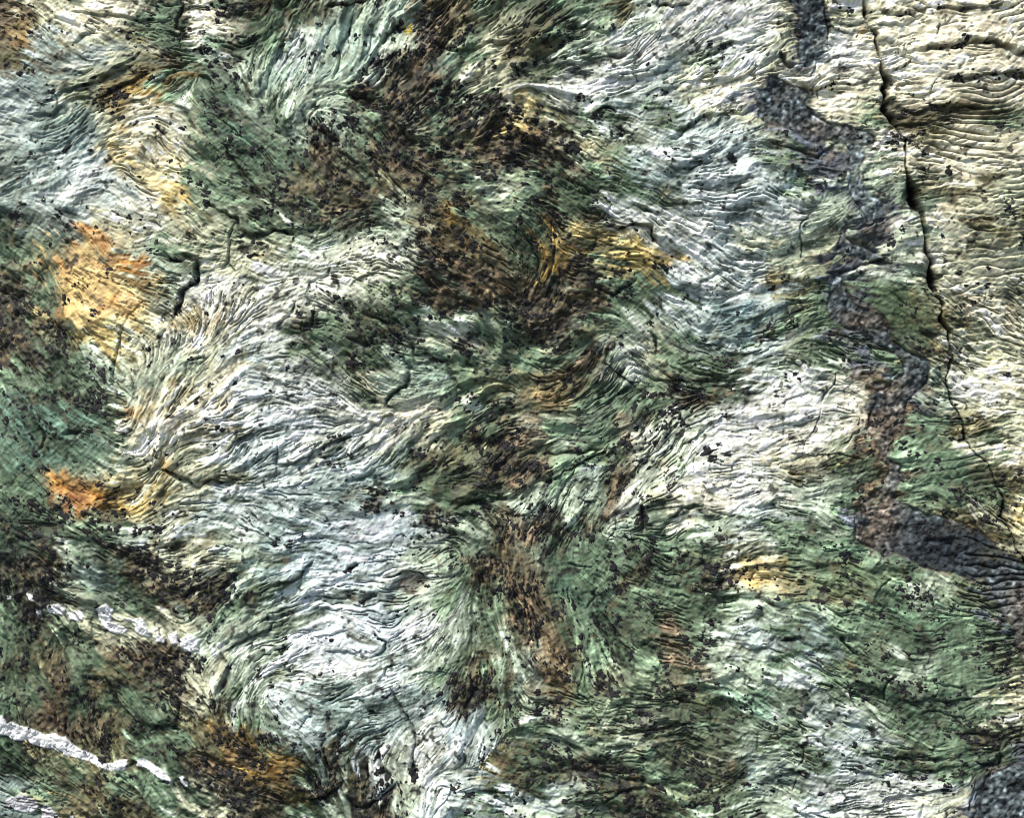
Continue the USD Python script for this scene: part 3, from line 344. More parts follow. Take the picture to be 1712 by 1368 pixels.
SMOOTH = [
 (P(B_,0,(540,80),(660,60),(650,200),(740,90),(860,20),(1040,30),(1000,110),(930,190),(870,300),(780,390),(740,440),(640,530),(400,540),(240,560),(60,640),(20,600),(100,430),(230,260),(370,180)), (166, 192, 174), .8),
 ([(1190,740),(1215,700),(1290,655),(1360,640),(1460,640),(1450,700),(1400,740),(1330,770),(1250,775),(1220,790),(1190,770)], (240, 236, 216), .85),
 ([(1125,800),(1190,800),(1280,815),(1330,818),(1330,840),(1200,850),(1130,865),(1118,830)], (240, 236, 218), .85),
 ([(1130,0),(1300,0),(1290,55),(1220,70),(1130,90),(1020,130),(1010,110),(1090,50)], (230, 228, 218), .8),
 ([(1500,28),(1570,35),(1712,40),(1780,50),(1780,70),(1650,62),(1560,72),(1520,90),(1490,60)], (236, 228, 204), .7),
 ([(1530,130),(1600,95),(1712,98),(1780,100),(1780,112),(1640,120),(1560,135)], (228, 224, 206), .7), ([(1560,165),(1640,140),(1740,150),(1740,165),(1600,172)], (232, 226, 206), .7),
 ([(1320,118),(1360,120),(1400,95),(1460,80),(1470,118),(1400,132),(1340,132)], (234, 226, 200), .75), ([(1398,40),(1450,35),(1462,70),(1410,90),(1396,80)], (222, 222, 212), .7),
 (P(C_,342,(640,40),(760,-20),(920,60),(930,130),(760,150),(650,130)), (226, 232, 228), .7), (P(C_,342,(1330,560),(1480,550),(1580,600),(1560,650),(1340,610)), (232, 236, 236), .7),
 (P(C_,684,(400,600),(560,370),(690,360),(600,520),(540,640)), (182, 200, 182), .85), (P(C_,684,(0,610),(180,560),(180,640),(80,700),(-60,730),(-60,640)), (180, 196, 172), .8), (P(C_,684,(700,740),(840,690),(860,830),(710,840)), (160, 184, 164), .85), (P(C_,684,(650,700),(820,500),(860,560),(800,680)), (206, 208, 190), .85), (P(C_,684,(650,760),(685,750),(690,880),(660,890)), (190, 204, 184), .8), (P(C_,684,(860,340),(960,220),(1040,190),(980,330),(880,440)), (200, 206, 186), .7),
 (P(B_,342,(1060,1050),(1260,1060),(1280,1150),(1380,1240),(1200,1220),(1040,1170)), (170, 192, 172), .75), (P(B_,342,(1000,200),(960,150),(1080,150),(1080,230)), (196, 200, 176), .6), (P(B_,342,(0,680),(280,640),(200,760),(120,850),(0,840)), (234, 228, 212), .75),
 (P(A,0,(780,890),(900,880),(1130,960),(1050,1150),(900,1060),(760,970)), (232, 222, 192), .7), (P(A,0,(390,1200),(560,1040),(640,1060),(700,1180),(500,1260)), (206, 220, 218), .6), (P(A,0,(960,700),(1180,640),(1200,840),(1000,830)), (196, 204, 192), .5),
 (P(A,684,(900,0),(1500,20),(1400,90),(1160,160),(940,110)), (238, 230, 208), .75), (P(A,684,(1260,540),(1500,500),(1560,700),(1340,780),(1240,680)), (188, 200, 186), .5), (P(A,684,(450,1060),(620,1010),(820,1080),(780,1200),(600,1220),(450,1140)), (166, 186, 176), .6), (P(A,342,(1280,580),(1480,520),(1640,480),(1500,700),(1350,660)), (234, 230, 214), .6),
 (P(B_,1026,(1060,800),(1180,760),(1160,940),(1100,1060),(1060,960)), (232, 240, 240), .7), (P(B_,1026,(1250,780),(1400,640),(1400,860),(1270,900)), (206, 224, 226), .6), (P(B_,1026,(880,880),(1040,780),(1030,1000),(920,1120)), (182, 200, 190), .7), (P(B_,1026,(780,1060),(880,1060),(910,1140),(820,1200),(760,1180)), (214, 226, 228), .7),
 (P(B_,1026,(220,200),(460,200),(700,250),(640,320),(360,360),(180,330)), (226, 236, 236), .6), (P(B_,684,(640,800),(1040,700),(1000,780),(820,860),(660,900)), (230, 238, 240), .6), (P(B_,684,(740,230),(1040,40),(1060,130),(940,230),(800,230)), (230, 226, 204), .7),
 (P(D_,1026,(260,1120),(500,1040),(800,1100),(1260,1110),(1240,1150),(900,1220),(600,1310),(320,1300)), (222, 228, 222), .75), (P(D_,1026,(1050,1210),(1250,1180),(1360,1120),(1320,1290),(1060,1280)), (206, 212, 188), .6), (P(D_,342,(580,450),(860,420),(1040,440),(880,510),(620,530)), (200, 208, 190), .7), (P(D_,342,(1080,1110),(1210,1040),(1230,1150),(1150,1220),(1080,1190)), (168, 190, 172), .7), (P(D_,342,(0,1260),(240,1220),(140,1360),(0,1400)), (232, 230, 218), .7), (P(D_,342,(1540,360),(1712,350),(1712,470),(1240,500),(1300,460)), (226, 216, 186), .6), (P(D_,342,(830,100),(940,60),(1010,160),(760,160)), (228, 224, 206), .7), (P(D_,342,(1290,1250),(1500,1180),(1712,1180),(1712,1290),(1440,1340),(1300,1340)), (222, 218, 190), .6),
]
TONE = [
 ([(850,690),(905,700),(905,800),(850,825),(835,760)], (122,98,74)), ([(838,860),(880,865),(893,960),(935,1020),(925,1085),(872,1080),(832,960)], (130,106,80)), ([(890,1050),(962,1080),(955,1180),(882,1172)], (124,104,76)), ([(1095,1030),(1140,1040),(1162,1110),(1205,1140),(1160,1152),(1108,1100)], (136,110,88)), ([(1040,685),(1092,690),(1062,800),(1022,885),(1000,860),(1040,770)], (134,114,90)), ([(895,620),(952,610),(952,690),(898,680)], (150,126,84)), ([(690,400),(760,390),(860,420),(880,470),(790,520),(720,470)], (104,84,60)),
 ([(455,505),(520,490),(530,540),(500,570),(465,560)], (58,76,58)), ([(560,500),(690,520),(700,560),(640,580),(590,540)], (60,76,56)), ([(630,760),(760,750),(850,800),(760,830),(680,790)], (72,72,50)),
 ([(900,920),(960,960),(1060,1000),(1020,1050),(930,1000)], (66,92,74)), ([(1440,1150),(1600,1160),(1640,1190),(1500,1185)], (52,74,60)), ([(1300,1050),(1400,1060),(1410,1090),(1320,1095)], (58,78,74)), ([(1460,480),(1560,470),(1580,560),(1500,560)], (72,88,60)),
 ([(340,150),(400,140),(420,200),(470,260),(500,320),(440,290),(380,220)], (84,110,90)), ([(150,110),(220,80),(230,110),(160,160),(90,180)], (98,108,80)), ([(30,180),(150,180),(160,215),(60,215)], (112,128,114)), ([(-60,640),(180,690),(190,760),(60,800),(-60,780)], (84,112,96)),
 ([(1070,1180),(1200,1190),(1280,1210),(1180,1230),(1060,1210)], (60,84,66)), ([(1330,770),(1460,765),(1480,790),(1400,815),(1320,810)], (70,78,52)), ([(1550,740),(1680,780),(1690,860),(1560,830)], (82,106,80)), ([(-60,800),(90,880),(80,980),(-60,990)], (52,68,56)), ([(1280,990),(1420,945),(1500,960),(1460,985),(1320,1000)], (96,112,78)),
 ([(1190,480),(1270,490),(1260,560),(1200,540)], (112,136,136)), ([(1140,250),(1210,270),(1190,300),(1130,290)], (112,128,120)), ([(1140,1130),(1280,1150),(1300,1200),(1180,1190)], (88,116,94)), ([(1320,880),(1430,890),(1480,940),(1340,930)], (98,124,96)), ([(1480,1010),(1600,1030),(1620,1060),(1500,1070)], (92,120,92)), ([(1000,640),(1060,650),(1080,690),(1020,700)], (84,110,86)),
 ([(430,470),(520,440),(600,405),(700,410),(705,440),(620,480),(560,520),(440,540)], (212,214,190)), ([(690,545),(760,545),(830,585),(800,600),(730,575),(650,580)], (198,202,174)), ([(690,610),(740,660),(800,672),(860,650),(850,668),(780,690),(710,670)], (182,202,178)), ([(1000,560),(1075,545),(1080,640),(1040,650),(1005,640)], (196,206,184)),
 ([(1060,700),(1130,690),(1180,700),(1130,770),(1090,790),(1070,850),(1040,850),(1060,780)], (202,210,188)), ([(480,880),(620,850),(700,880),(640,960),(560,1010),(480,960)], (206,222,226)), ([(480,1010),(640,1000),(690,1060),(600,1110),(500,1110)], (214,228,232)), ([(430,620),(560,600),(600,660),(520,720),(420,720)], (216,226,228)), ([(560,720),(660,690),(740,690),(640,760)], (224,226,206)),
 ([(1150,400),(1280,420),(1280,480),(1180,470)], (214,228,224)), ([(1130,290),(1280,280),(1290,350),(1150,350)], (218,230,226)), ([(300,480),(420,450),(430,520),(320,600),(260,590)], (228,226,206)), ([(200,200),(290,215),(310,300),(260,320),(190,250)], (242,226,168)), ([(140,420),(220,470),(260,530),(160,540),(110,480)], (226,200,134)), ([(1690,850),(1790,850),(1790,895),(1692,895)], (220,210,150)), ([(200,670),(330,640),(360,690),(240,710)], (244,232,190)), ([(1220,945),(1300,945),(1335,975),(1250,988)], (208,172,78)), ([(940,380),(1060,385),(1090,420),(1000,410),(935,415)], (216,190,112)),
]
for p, c in TONE:
    q, m = softpoly(p, 8.0, 225, 5.0); m = np.clip(m * 0.72 * (0.85 + 0.25 * F_mid[q] + 0.2 * F_big[q]), 0, 0.9)
    COL[q] = COL[q] * (1 - m[..., None]) + lin(c).astype(np.float32) * m[..., None]
    if min(c) > 110: DENS[q] *= 1 - 0.6 * m; GRA[q] *= 1 - 0.6 * m
SMOOTH += [([(688,196),(712,168),(723,190),(705,224),(681,228)], (146, 168, 146), .7), ([(709,98),(751,81),(751,116),(726,133),(702,130)], (150, 172, 150), .7)]
C_soft = nz(12, 305)
SMK = np.zeros((NY, NX), np.float32); SMC = np.zeros((NY, NX, 3), np.float32)
for p, c, st in SMOOTH:
    q, m = softpoly(p, 6.0, 220, 4.0); m = m * st * 0.8 * np.clip(0.85 + 0.3 * F_mid[q] + 0.25 * C_soft[q], 0.3, 1.1)
    SMC[q] = SMC[q] * (1 - m[..., None]) + lin(c).astype(np.float32) * m[..., None]; SMK[q] = SMK[q] * (1 - m) + m
COL = COL * (1 - SMK[..., None]) + SMC
SILK = [[(-60,640),(60,650),(190,680),(185,800),(60,880),(-60,900)], [(-60,70),(60,90),(150,170),(165,330),(70,420),(-60,430)], [(320,90),(400,140),(480,230),(520,320),(440,300),(350,210)], [(1520,700),(1620,690),(1690,780),(1690,880),(1560,850)], [(1440,1000),(1640,1020),(1660,1180),(1600,1260),(1440,1200)],
        [(1500,20),(1800,20),(1800,190),(1520,190)], [(1560,200),(1800,200),(1800,470),(1580,450)], [(960,890),(1060,920),(1080,1060),(990,1080),(900,980)], [(0,1080),(240,1100),(280,1220),(60,1200)], [(1440,470),(1560,480),(1560,590),(1460,560)], [(1060,450),(1130,470),(1120,600),(1040,560)], [(560,840),(760,830),(700,940),(560,960)]]
silk = np.zeros((NY, NX), np.float32)
for p in SILK: 
    q, m = softpoly(p, 9.0, 240, 14.0); silk[q] = np.maximum(silk[q], m)
DENS *= 1 - 0.9 * SMK; GRA *= 1 - 0.95 * SMK
Q5 = lambda *p: [(400 + a / 2.85, b / 2.85) for a, b in p]
MASS = [
 Q5((380,-80),(760,-80),(700,10),(560,50),(430,50)),
 Q5((830,20),(950,40),(900,130),(880,200),(760,240),(640,300),(600,400),(530,420),(600,440),(560,580),(640,650),(760,700),(850,760),(900,880),(920,1000),(1000,980),(1100,860),(1300,770),(1580,690),(1660,620),(1530,560),(1340,520),(1200,450),(1060,390),(900,390),(840,420),(800,420),(830,320),(900,200),(960,130),(1000,60)),
 Q5((350,680),(420,640),(500,670),(600,820),(640,900),(640,1020),(560,1110),(380,1090),(350,950)), Q5((0,700),(100,740),(150,830),(90,880),(0,830)),
 Q5((890,1000),(960,1000),(960,1080),(1100,1100),(1160,1180),(1130,1290),(1200,1368),(1000,1420),(860,1360),(900,1240)), Q5((1320,1120),(1400,1160),(1430,1280),(1370,1250)),
 P(A,342,(-200,400),(60,400),(240,360),(250,480),(160,560),(240,680),(420,860),(460,960),(380,960),(240,880),(160,760),(60,680),(-200,640)), P(A,342,(-200,760),(60,780),(100,900),(60,1060),(-200,1080)),
 P(A,684,(590,690),(700,760),(960,820),(1090,870),(1080,1000),(1140,1040),(1110,1110),(1250,1210),(1420,1280),(1380,1330),(1100,1240),(880,1140),(850,1060),(940,960),(740,840)), P(A,684,(200,620),(380,700),(370,900),(430,1100),(300,1200),(150,1150),(260,900)), P(A,684,(1240,1210),(1420,1180),(1480,1100),(1500,1180),(1430,1320),(1260,1340)),
 P(A,1026,(1040,230),(1290,260),(1300,400),(1180,500),(1230,600),(1180,680),(1170,500),(1080,420)), P(A,1026,(1380,950),(1560,960),(1600,1100),(1712,1180),(1712,1450),(1560,1450),(1540,1200),(1420,1180)), P(A,1026,(480,430),(700,430),(780,560),(680,580),(500,500)), P(A,1026,(1460,480),(1560,380),(1560,560),(1500,680),(1450,660)),
 P(B_,1026,(450,930),(700,960),(690,1050),(500,1040)), P(B_,1026,(100,1110),(340,1180),(560,1140),(460,1260),(200,1300),(0,1300),(0,1120)), P(B_,1026,(1300,400),(1580,380),(1560,480),(1440,640),(1380,640),(1440,500)), P(B_,1026,(640,1290),(780,1230),(920,1280),(1000,1368),(760,1368)),
 P(B_,684,(1300,180),(1500,160),(1712,170),(1712,560),(1500,520),(1400,420),(1380,300)), P(B_,684,(1150,620),(1370,620),(1340,740),(1180,830),(1080,830)), P(B_,684,(480,220),(600,170),(560,270),(440,300)), P(B_,684,(700,520),(860,500),(820,660),(680,660)), P(B_,684,(1600,800),(1712,760),(1712,1000),(1640,960)), P(B_,684,(1360,940),(1560,980),(1640,1180),(1520,1180),(1380,1060)),
 P(C_,684,(-100,230),(0,250),(160,280),(250,420),(160,520),(60,590),(-100,560)), P(C_,684,(170,640),(300,720),(420,740),(560,660),(600,700),(560,800),(340,820),(190,770)), P(C_,684,(590,430),(720,390),(760,440),(700,600),(640,570)), P(C_,684,(860,640),(940,670),(900,830),(860,800)), P(C_,684,(640,1010),(800,980),(940,1020),(930,1200),(830,1260),(700,1180)), P(C_,684,(1050,1010),(1240,1010),(1480,1060),(1480,1200),(1420,1280),(1240,1180),(1080,1110)), P(C_,684,(760,0),(850,0),(930,120),(880,240),(830,180)), P(C_,684,(330,190),(480,230),(480,330),(360,310)), P(C_,684,(980,400),(1080,380),(1110,470),(1060,520),(980,470)),
 P(C_,1026,(0,40),(400,-20),(230,160),(100,280),(40,240)), P(C_,1026,(300,200),(440,250),(470,360),(380,330)), P(C_,1026,(130,620),(460,640),(440,720),(200,740)), P(C_,1026,(320,960),(700,1020),(900,1120),(1000,1180),(1140,1300),(900,1400),(480,1400),(340,1100)), P(C_,1026,(940,20),(1050,70),(1110,250),(1040,290),(980,250)), P(C_,1026,(1250,700),(1460,720),(1440,790),(1280,760)), P(C_,1026,(1260,820),(1440,830),(1400,920),(1280,910)), P(C_,1026,(480,410),(700,380),(740,430),(560,470)),
 P(C_,342,(420,380),(580,440),(600,560),(760,560),(600,620),(400,560)), P(C_,342,(260,560),(400,680),(420,770),(260,720),(180,640)), P(C_,342,(1180,1120),(1330,1130),(1340,1220),(1210,1240)), P(C_,342,(1600,740),(1712,780),(1712,880),(1640,870)), P(C_,342,(60,180),(140,300),(190,440),(150,440),(60,260)),
 P(B_,342,(880,500),(1100,560),(1300,600),(1280,700),(1000,680),(900,620)), P(B_,342,(1300,420),(1700,480),(1600,720),(1400,600)), P(B_,342,(640,880),(780,900),(800,960),(700,950)), P(B_,342,(1060,980),(1260,1000),(1400,950),(1480,900),(1520,1000),(1420,1060),(1240,1050)),
 P(B_,0,(1180,560),(1400,640),(1712,760),(1712,1100),(1500,1080),(1400,900),(1240,760)),
]
mass = np.zeros((NY, NX), np.float32)
for p in MASS:
    q, m = softpoly(p, 9.0, 240, 7.0); mass[q] = np.maximum(mass[q], m)
mass = np.clip(mass * (0.66 + 0.40 * nz(16, 250) + 0.42 * nz(6, 251) + 0.2 * F_big), 0, 1) * (1 - 0.7 * SMK)
DENS = np.maximum(DENS * 0.8, 2.9 * mass); GRA = np.maximum(GRA * 0.8, 0.95 * mass)
mt = np.where(sst(nz(4, 252) + 0.4 * F_mid, -0.5, 0.8)[..., None] > 0.5, lin((106, 92, 66)), lin((74, 71, 52))).astype(np.float32)
mq = (0.68 * mass)[..., None]
COL = COL * (1 - mq) + mt * mq
# ------------------------------------------------------------------ masks of the features
vein_id = np.full((NY, NX), -1, np.int16)
for k, p in enumerate(VEIN):
    vein_id[ndi.gaussian_filter(inside(p, 2.6, 70).astype(np.float32), 3.5 / STEP) > 0.64] = k
quartz_id = np.full((NY, NX), -1, np.int16)
for k, p in enumerate(QUARTZ):
    quartz_id[inside(p, 1.2, 130)] = k
vein_id[quartz_id >= 0] = -1
soft = lambda m, s: ndi.gaussian_filter(m.astype(np.float32), s / STEP)
vm = soft(vein_id >= 0, 1.1) * np.clip(1.0 + 0.10 * nz(8, 91) - 0.3 * np.exp(-(((X - 1440) / 30) ** 2 + ((Y - 285) / 22) ** 2)), 0, 1); qm = soft(quartz_id >= 0, 0.7)

crk, cd, cs, ca = stroke(MAIN_CRACK, 40, 2.6)
cwid = (1.1 + 0.9 * sst(700 - Y[crk], 0, 300)) + 1.3 * np.clip(nz(14, 90)[crk], -1, 2)
for yy, w, s in ((190, 7, 22), (328, 7, 22), (455, 5, 20), (475, 4, 16), (118, 4, 26), (10, 3, 20), (610, 3, 14), (728, 3, 12), (950, 3, 30)):
    cwid += w * np.exp(-((Y[crk] - yy) / s) ** 2) * 0.9
cwid = np.maximum(cwid, 1.0)
crack_mask = np.zeros((NY, NX), bool); crack_mask[crk] = cd < cwid * 0.9

# laminae: terraced sheets, each edge a small step with an open seam
def aligned(gxx, gyy, g):
    return 1 - sst(np.abs(gxx * VX + gyy * VY) / g, 0.30, 0.62)
def terrace(ph, width, al=True):
    fr = ph - np.floor(ph)
    gyy, gxx = np.gradient(ph, STEP)
    g = np.sqrt(gxx ** 2 + gyy ** 2) + 1e-4
    dist = np.minimum(fr, 1 - fr) / g + (6 * (1 - aligned(gxx, gyy, g)) if al else 0)
    return np.floor(ph) + np.where(fr > 1 - width * g, sst(fr, 1 - np.clip(width * g, 0, 0.9), 1), 0), dist
# ------------------------------------------------------------------ relief in millimetres (towards the viewer)
C1, C2, C3 = lic([nz(12, 300), nz(6.0, 301), nz(3.0, 302)], [48, 30, 17], VX, VY)
cw = nz(70, 303)
H = 8.5 * nz(170, 100) + 3.8 * nz(60, 101) + 1.0 * nz(26, 102)
crum = 2.1 * (0.8 - np.abs(C1)) + 0.75 * (np.abs(C2 + 0.3 * C3) - 0.8) + 0.55 * (0.8 - np.abs(C3 + 0.25 * nz(2.2, 304))) + 0.8 * C2
fol = 1 - 0.9 * vm
H += 0.35 * F_big * fol
rough = sst(nz(60, 103), -1.3, 1.0)
smoothzone = np.clip(1.15 - GRA, 0.25, 1)
ph1 = (F_big * 1.3 + 0.45 * C1 + 0.35 * F_mid + 0.10 * nz(8, 104) + 0.5 * nz(40, 105)).astype(np.float32)
t1, d1 = terrace(ph1, 2.0)
seam_open = sst(nz(13, 106) + 0.5 * F_mid, 0.2, 1.6)
seam1 = np.exp(-(d1 / (0.9 + 0.7 * seam_open)) ** 2) * seam_open
calm = (1 - 0.55 * SMK) * (1 - 0.5 * silk) * fol
right = sst(X - 1490 - 0.13 * Y, -30, 40)
phr = ((Y + 17 * nz(80, 310) + 7 * nz(26, 311) + 2.5 * F_big + 1.5 * C2 + 0.05 * (X - 1600)) / 15.0).astype(np.float32)
tr, dr = terrace(phr, 2.4, False)
opr = sst(nz(30, 312) + 0.35 * C2, -0.1, 1.2) * right
sr_ = np.exp(-(dr / (0.9 + 0.9 * opr)) ** 2) * opr
H += right * fol * 1.9 * (tr - phr) * (0.8 + 0.4 * nz(60, 313)) - 4.0 * sr_
H += crum * calm * (0.95 + 0.45 * np.clip(cw, -1.2, 1.5)) * (1 - 0.45 * right)
seam1 *= 1 - 0.5 * SMK
H += ((0.40 + 0.7 * right) * (t1 - ph1) - 2.6 * seam1 * (0.5 + 0.7 * rough)) * calm
ph2 = (F_mid * 1.7 + 0.4 * F_fin + 0.5 * F_big).astype(np.float32)
t2, d2 = terrace(ph2, 1.6)
so2 = sst(nz(11, 108), 0.2, 1.7)
seam2 = np.exp(-(d2 / 0.9) ** 2) * so2
seam2 *= 1 - 0.4 * SMK
H += (0.22 * (t2 - ph2) - 0.9 * seam2 * rough) * calm
H += (0.13 * F_mid + 0.14 * F_fin * (0.4 + rough)) * calm + fol * smoothzone * (0.16 * L_mid + 0.15 * L_fin) + 0.05 * nz(1.2, 109)
# thin open cleavage cracks, broken along their length
def cracks(ph, w, mask):
    fr = ph - np.floor(ph); gyy, gxx = np.gradient(ph, STEP)
    g = np.sqrt(gxx ** 2 + gyy ** 2) + 1e-4
    dd = np.abs(fr - 0.5) / g
    mask = mask * aligned(gxx, gyy, g)
    return np.exp(-(dd / (w * (0.35 + mask) + 1e-3)) ** 2) * mask, np.floor(ph + 0.5) - ph
k3, st3 = cracks((F_lin * 1.0 + 0.30 * C2 + 0.22 * C3 + 0.12 * nz(4, 115)).astype(np.float32), 1.25, sst(nz(19, 116) + 0.45 * F_mid + 0.3 * nz(7, 117) + 0.8 * right, 0.45, 1.5))
k4, st4 = cracks((F_ln2 * 0.9 + 0.35 * C3).astype(np.float32), 0.8, sst(nz(14, 118) + 0.4 * nz(5, 119), 0.6, 1.8))
k3 *= (1 - 0.2 * SMK) * (1 - 0.5 * silk * (1 - right)) * fol; k4 *= (1 - 0.4 * SMK) * (1 - 0.6 * silk) * fol
H += 0.9 * st3 * calm + 0.3 * st4 * calm - 3.2 * k3 - 1.8 * k4
# granular, lichen-eaten ground
grain = nz(2.6, 110); grain2 = nz(6, 111)
H += GRA * (0.85 * grain + 1.0 * grain2)
# traced ledges and fissures
groove = np.zeros((NY, NX), np.float32); dirt_shade = np.zeros((NY, NX), np.float32)
mod = 0.55 + 0.45 * sst(nz(12, 112), -1.2, 0.6); wmod = 1 + 0.35 * nz(10, 113)
for pts, w, dep, lip in ST:
    s_, d, side, al = stroke(pts, 45)
    ends = sst(al, 0, 0.12) * sst(1 - al, 0, 0.12)
    ww = np.clip(w * 0.62 * wmod[s_], 0.7, None) * (0.45 + 0.55 * ends)
    g = np.exp(-(d / ww) ** 2) * (0.35 + 0.65 * ends) * mod[s_]
    groove[s_] = np.maximum(groove[s_], g * dep * 0.75)
    dirt_shade[s_] = np.maximum(dirt_shade[s_], np.exp(-(d / (ww * 1.15)) ** 2) * (0.4 + 0.6 * ends) * np.clip((w - 1.5) / 3.5, 0.25, 1))  # groove lining: lodged grime plus shade put into the colour
    H[s_] += np.where(side > 0, 0.42 * lip * np.exp(-d / 16), -0.25 * lip * np.exp(-d / 12)) * sst(d, 0, 2.2) * ends * mod[s_]
H -= groove
H[crk] -= np.exp(-(cd / (cwid * 0.85)) ** 2) * 11 * np.clip(cwid / 3, 0.6, 1.6)
H[crk] += np.where(cs > 0, 1.3, 0) * np.exp(-cd / 30)
# veins: the grey vein weathers back and is gritty, the quartz stands proud
H = H * 1.0 + vm * (-1.6 + 0.45 * nz(2.4, 120) + 0.55 * nz(6, 121) + 0.4 * nz(1.3, 122))
edge_v = np.abs(np.gradient(soft(vein_id >= 0, 2.0))[0]) + np.abs(np.gradient(soft(vein_id >= 0, 2.0))[1])
H -= 5.0 * edge_v * (0.4 + sst(nz(15, 123), -0.5, 0.8))
cr = nz(3.0, 124)
H += qm * (1.6 + 0.5 * nz(4.5, 125) - 0.9 * np.exp(-(cr / 0.22) ** 2))
# the spall hollow near the middle of the lower half
hol = np.exp(-(((X - 690) / 27) ** 2 + ((Y - 978) / 20) ** 2) ** 2)
H -= 7 * hol

# ------------------------------------------------------------------ colours
def hexcol(c): return lin(c).astype(np.float32)
slabn = np.round(nz(26, 147) * 1.2)
lay = 0.62 * F_mid + 0.42 * F_big + 0.30 * F_fin             # mineral layering
hsh = np.mod(np.sin(np.floor(ph1) * 12.9898 + np.floor(ph2) * 37.719 + slabn) * 43758.5453, 1).astype(np.float32) - 0.5
hs2 = np.mod(np.sin(np.floor(ph1) * 78.233 + slabn) * 9631.137, 1).astype(np.float32) - 0.5
k_ = np.exp((0.36 * lay + 0.30 * hsh + 0.36 * hs2) * calm)[..., None].astype(np.float32)
COL = COL * k_
chl = sst(-lay + 0.5 * nz(30, 141), 0.75, 2.0)[..., None] * 0.55 * calm[..., None]   # chlorite-rich dark green laminae
COL = COL * (1 - chl) + hexcol((54, 76, 54)) * chl
pale = sst(lay + 0.6 * nz(24, 142), 0.9, 2.2)[..., None] * 0.5    # pale mica laminae
pc = np.clip(COL * 2.2, 0, 0.78)
COL = COL * (1 - pale) + pc * pale
ser = sst(nz(40, 143) + 0.7 * L_mid * 0.4, 0.6, 1.8)[..., None] * 0.22 # cream weathering
COL = COL * (1 - ser) + hexcol((206, 190, 150)) * np.clip(COL.mean(-1, keepdims=True) * 2.2, 0.1, 1) * ser
COL *= np.exp(0.08 * nz(1.5, 144) + 0.12 * L_fin * smoothzone + 0.12 * F_fin)[..., None]
# brown, gritty algal crust where the ground is granular
crust = (sst(GRA + 0.28 * nz(7, 145) + 0.16 * grain, 0.35, 0.95))[..., None]
mixc = np.where(sst(nz(5, 146), -0.2, 0.6)[..., None] > 0.5, hexcol((110, 92, 66)), hexcol((48, 43, 33)))
COL = COL * (1 - 0.5 * crust) + mixc * 0.5 * crust
COL *= np.exp(0.30 * GRA * grain)[..., None]
n_s, n_t, n_u = nz(9, 150), nz(3.2, 151), nz(22, 152)
yel = sst(nz(13, 153) + 0.5 * n_t, -0.3, 1.3)[..., None] * 0.8
stain_id = np.full((NY, NX), -1, np.int16)
for k, (p, c, st) in enumerate(RUST):
    st = st * (0.6 if p[0][1] > 1100 else 1.0)
    q, m0 = inside(p, 4.0, 160, 42.0, True)
    sf = lambda s_: ndi.gaussian_filter(m0.astype(np.float32), s_ / STEP)
    m = np.clip(sf(6.0) * st * np.clip(0.50 + 0.40 * n_s[q] + 0.46 * n_t[q] + 0.08 * F_mid[q], 0.05, 1.1), 0, 0.95)[..., None]
    if c in 'OY' and st >= .5 and p[0][0] < 1300:
        hl = (sf(14.0) * 0.45 * np.clip(0.8 + 0.3 * n_u[q], 0.2, 1.1))[..., None]
        COL[q] = COL[q] * (1 - hl) + hexcol((228, 208, 154)) * (0.4 + 0.7 * np.clip(COL[q].mean(-1, keepdims=True) / 0.35, 0.2, 1.1)) * hl
    cc = hexcol(ST_COL[c]) if c != 'O' else hexcol(ST_COL['O']) * (1 - yel[q]) + hexcol(ST_COL['Y']) * yel[q]
    COL[q] = COL[q] * (1 - m) + (cc * (0.45 + 0.75 * np.clip(COL[q].mean(-1, keepdims=True) / 0.35, 0.15, 1.1))) * m
    if st >= 0.6 and c in 'ORYyB':
        stain_id[q][m0] = k
gray_ = (COL * np.array([0.25, 0.62, 0.13])).sum(-1, keepdims=True)
COL = gray_ + (COL - gray_) * 0.92
# grey vein mineral colours
g1, g2 = nz(2.2, 170), nz(9, 171)
vc = hexcol((80, 88, 91)) * np.exp(0.62 * g1 + 0.28 * g2)[..., None]
brown = (np.exp(-(((X - 1483) / 42) ** 2 + ((Y - 700) / 75) ** 2)) + np.exp(-(((X - 1468) / 38) ** 2 + ((Y - 870) / 55) ** 2)) + 0.7 * np.exp(-(((X - 1450) / 50) ** 2 + ((Y - 535) / 18) ** 2)) + 0.6 * np.exp(-(((X - 1710) / 45) ** 2 + ((Y - 1040) / 70) ** 2)) + 0.5 * np.exp(-(((X - 1370) / 70) ** 2 + ((Y - 215) / 25) ** 2)))
brown = np.clip(brown * (0.8 + 0.4 * g2), 0, 0.72)[..., None]
vc = vc * (1 - brown) + hexcol((108, 92, 74)) * np.exp(0.55 * g1)[..., None] * brown
navy = np.exp(-(((X - 1590) / 115) ** 2 + ((Y - 920) / 60) ** 2) ** 2)[..., None] * 0.9
vc = vc * (1 - navy) + hexcol((30, 36, 42)) * np.exp(0.45 * g1)[..., None] * navy
navy2 = 0.6 * np.exp(-(((X - 1470) / 70) ** 2 + ((Y - 520) / 20) ** 2))[..., None] + 0.5 * np.exp(-(((X - 1380) / 80) ** 2 + ((Y - 222) / 24) ** 2))[..., None]
vc = vc * (1 - navy2) + hexcol((46, 52, 56)) * np.exp(0.45 * g1)[..., None] * navy2
rim = np.exp(-((soft(vein_id >= 0, 2.2) - 0.5) / 0.25) ** 2)[..., None] * sst(nz(12, 176), -1.0, 0.6)[..., None] * 0.8
COL = COL * (1 - vm[..., None]) + vc * vm[..., None]
COL = COL * (1 - rim) + hexcol((56, 46, 40)) * rim
qc = hexcol((250, 250, 254)) * np.exp(0.05 * g1 + 0.05 * g2)[..., None]
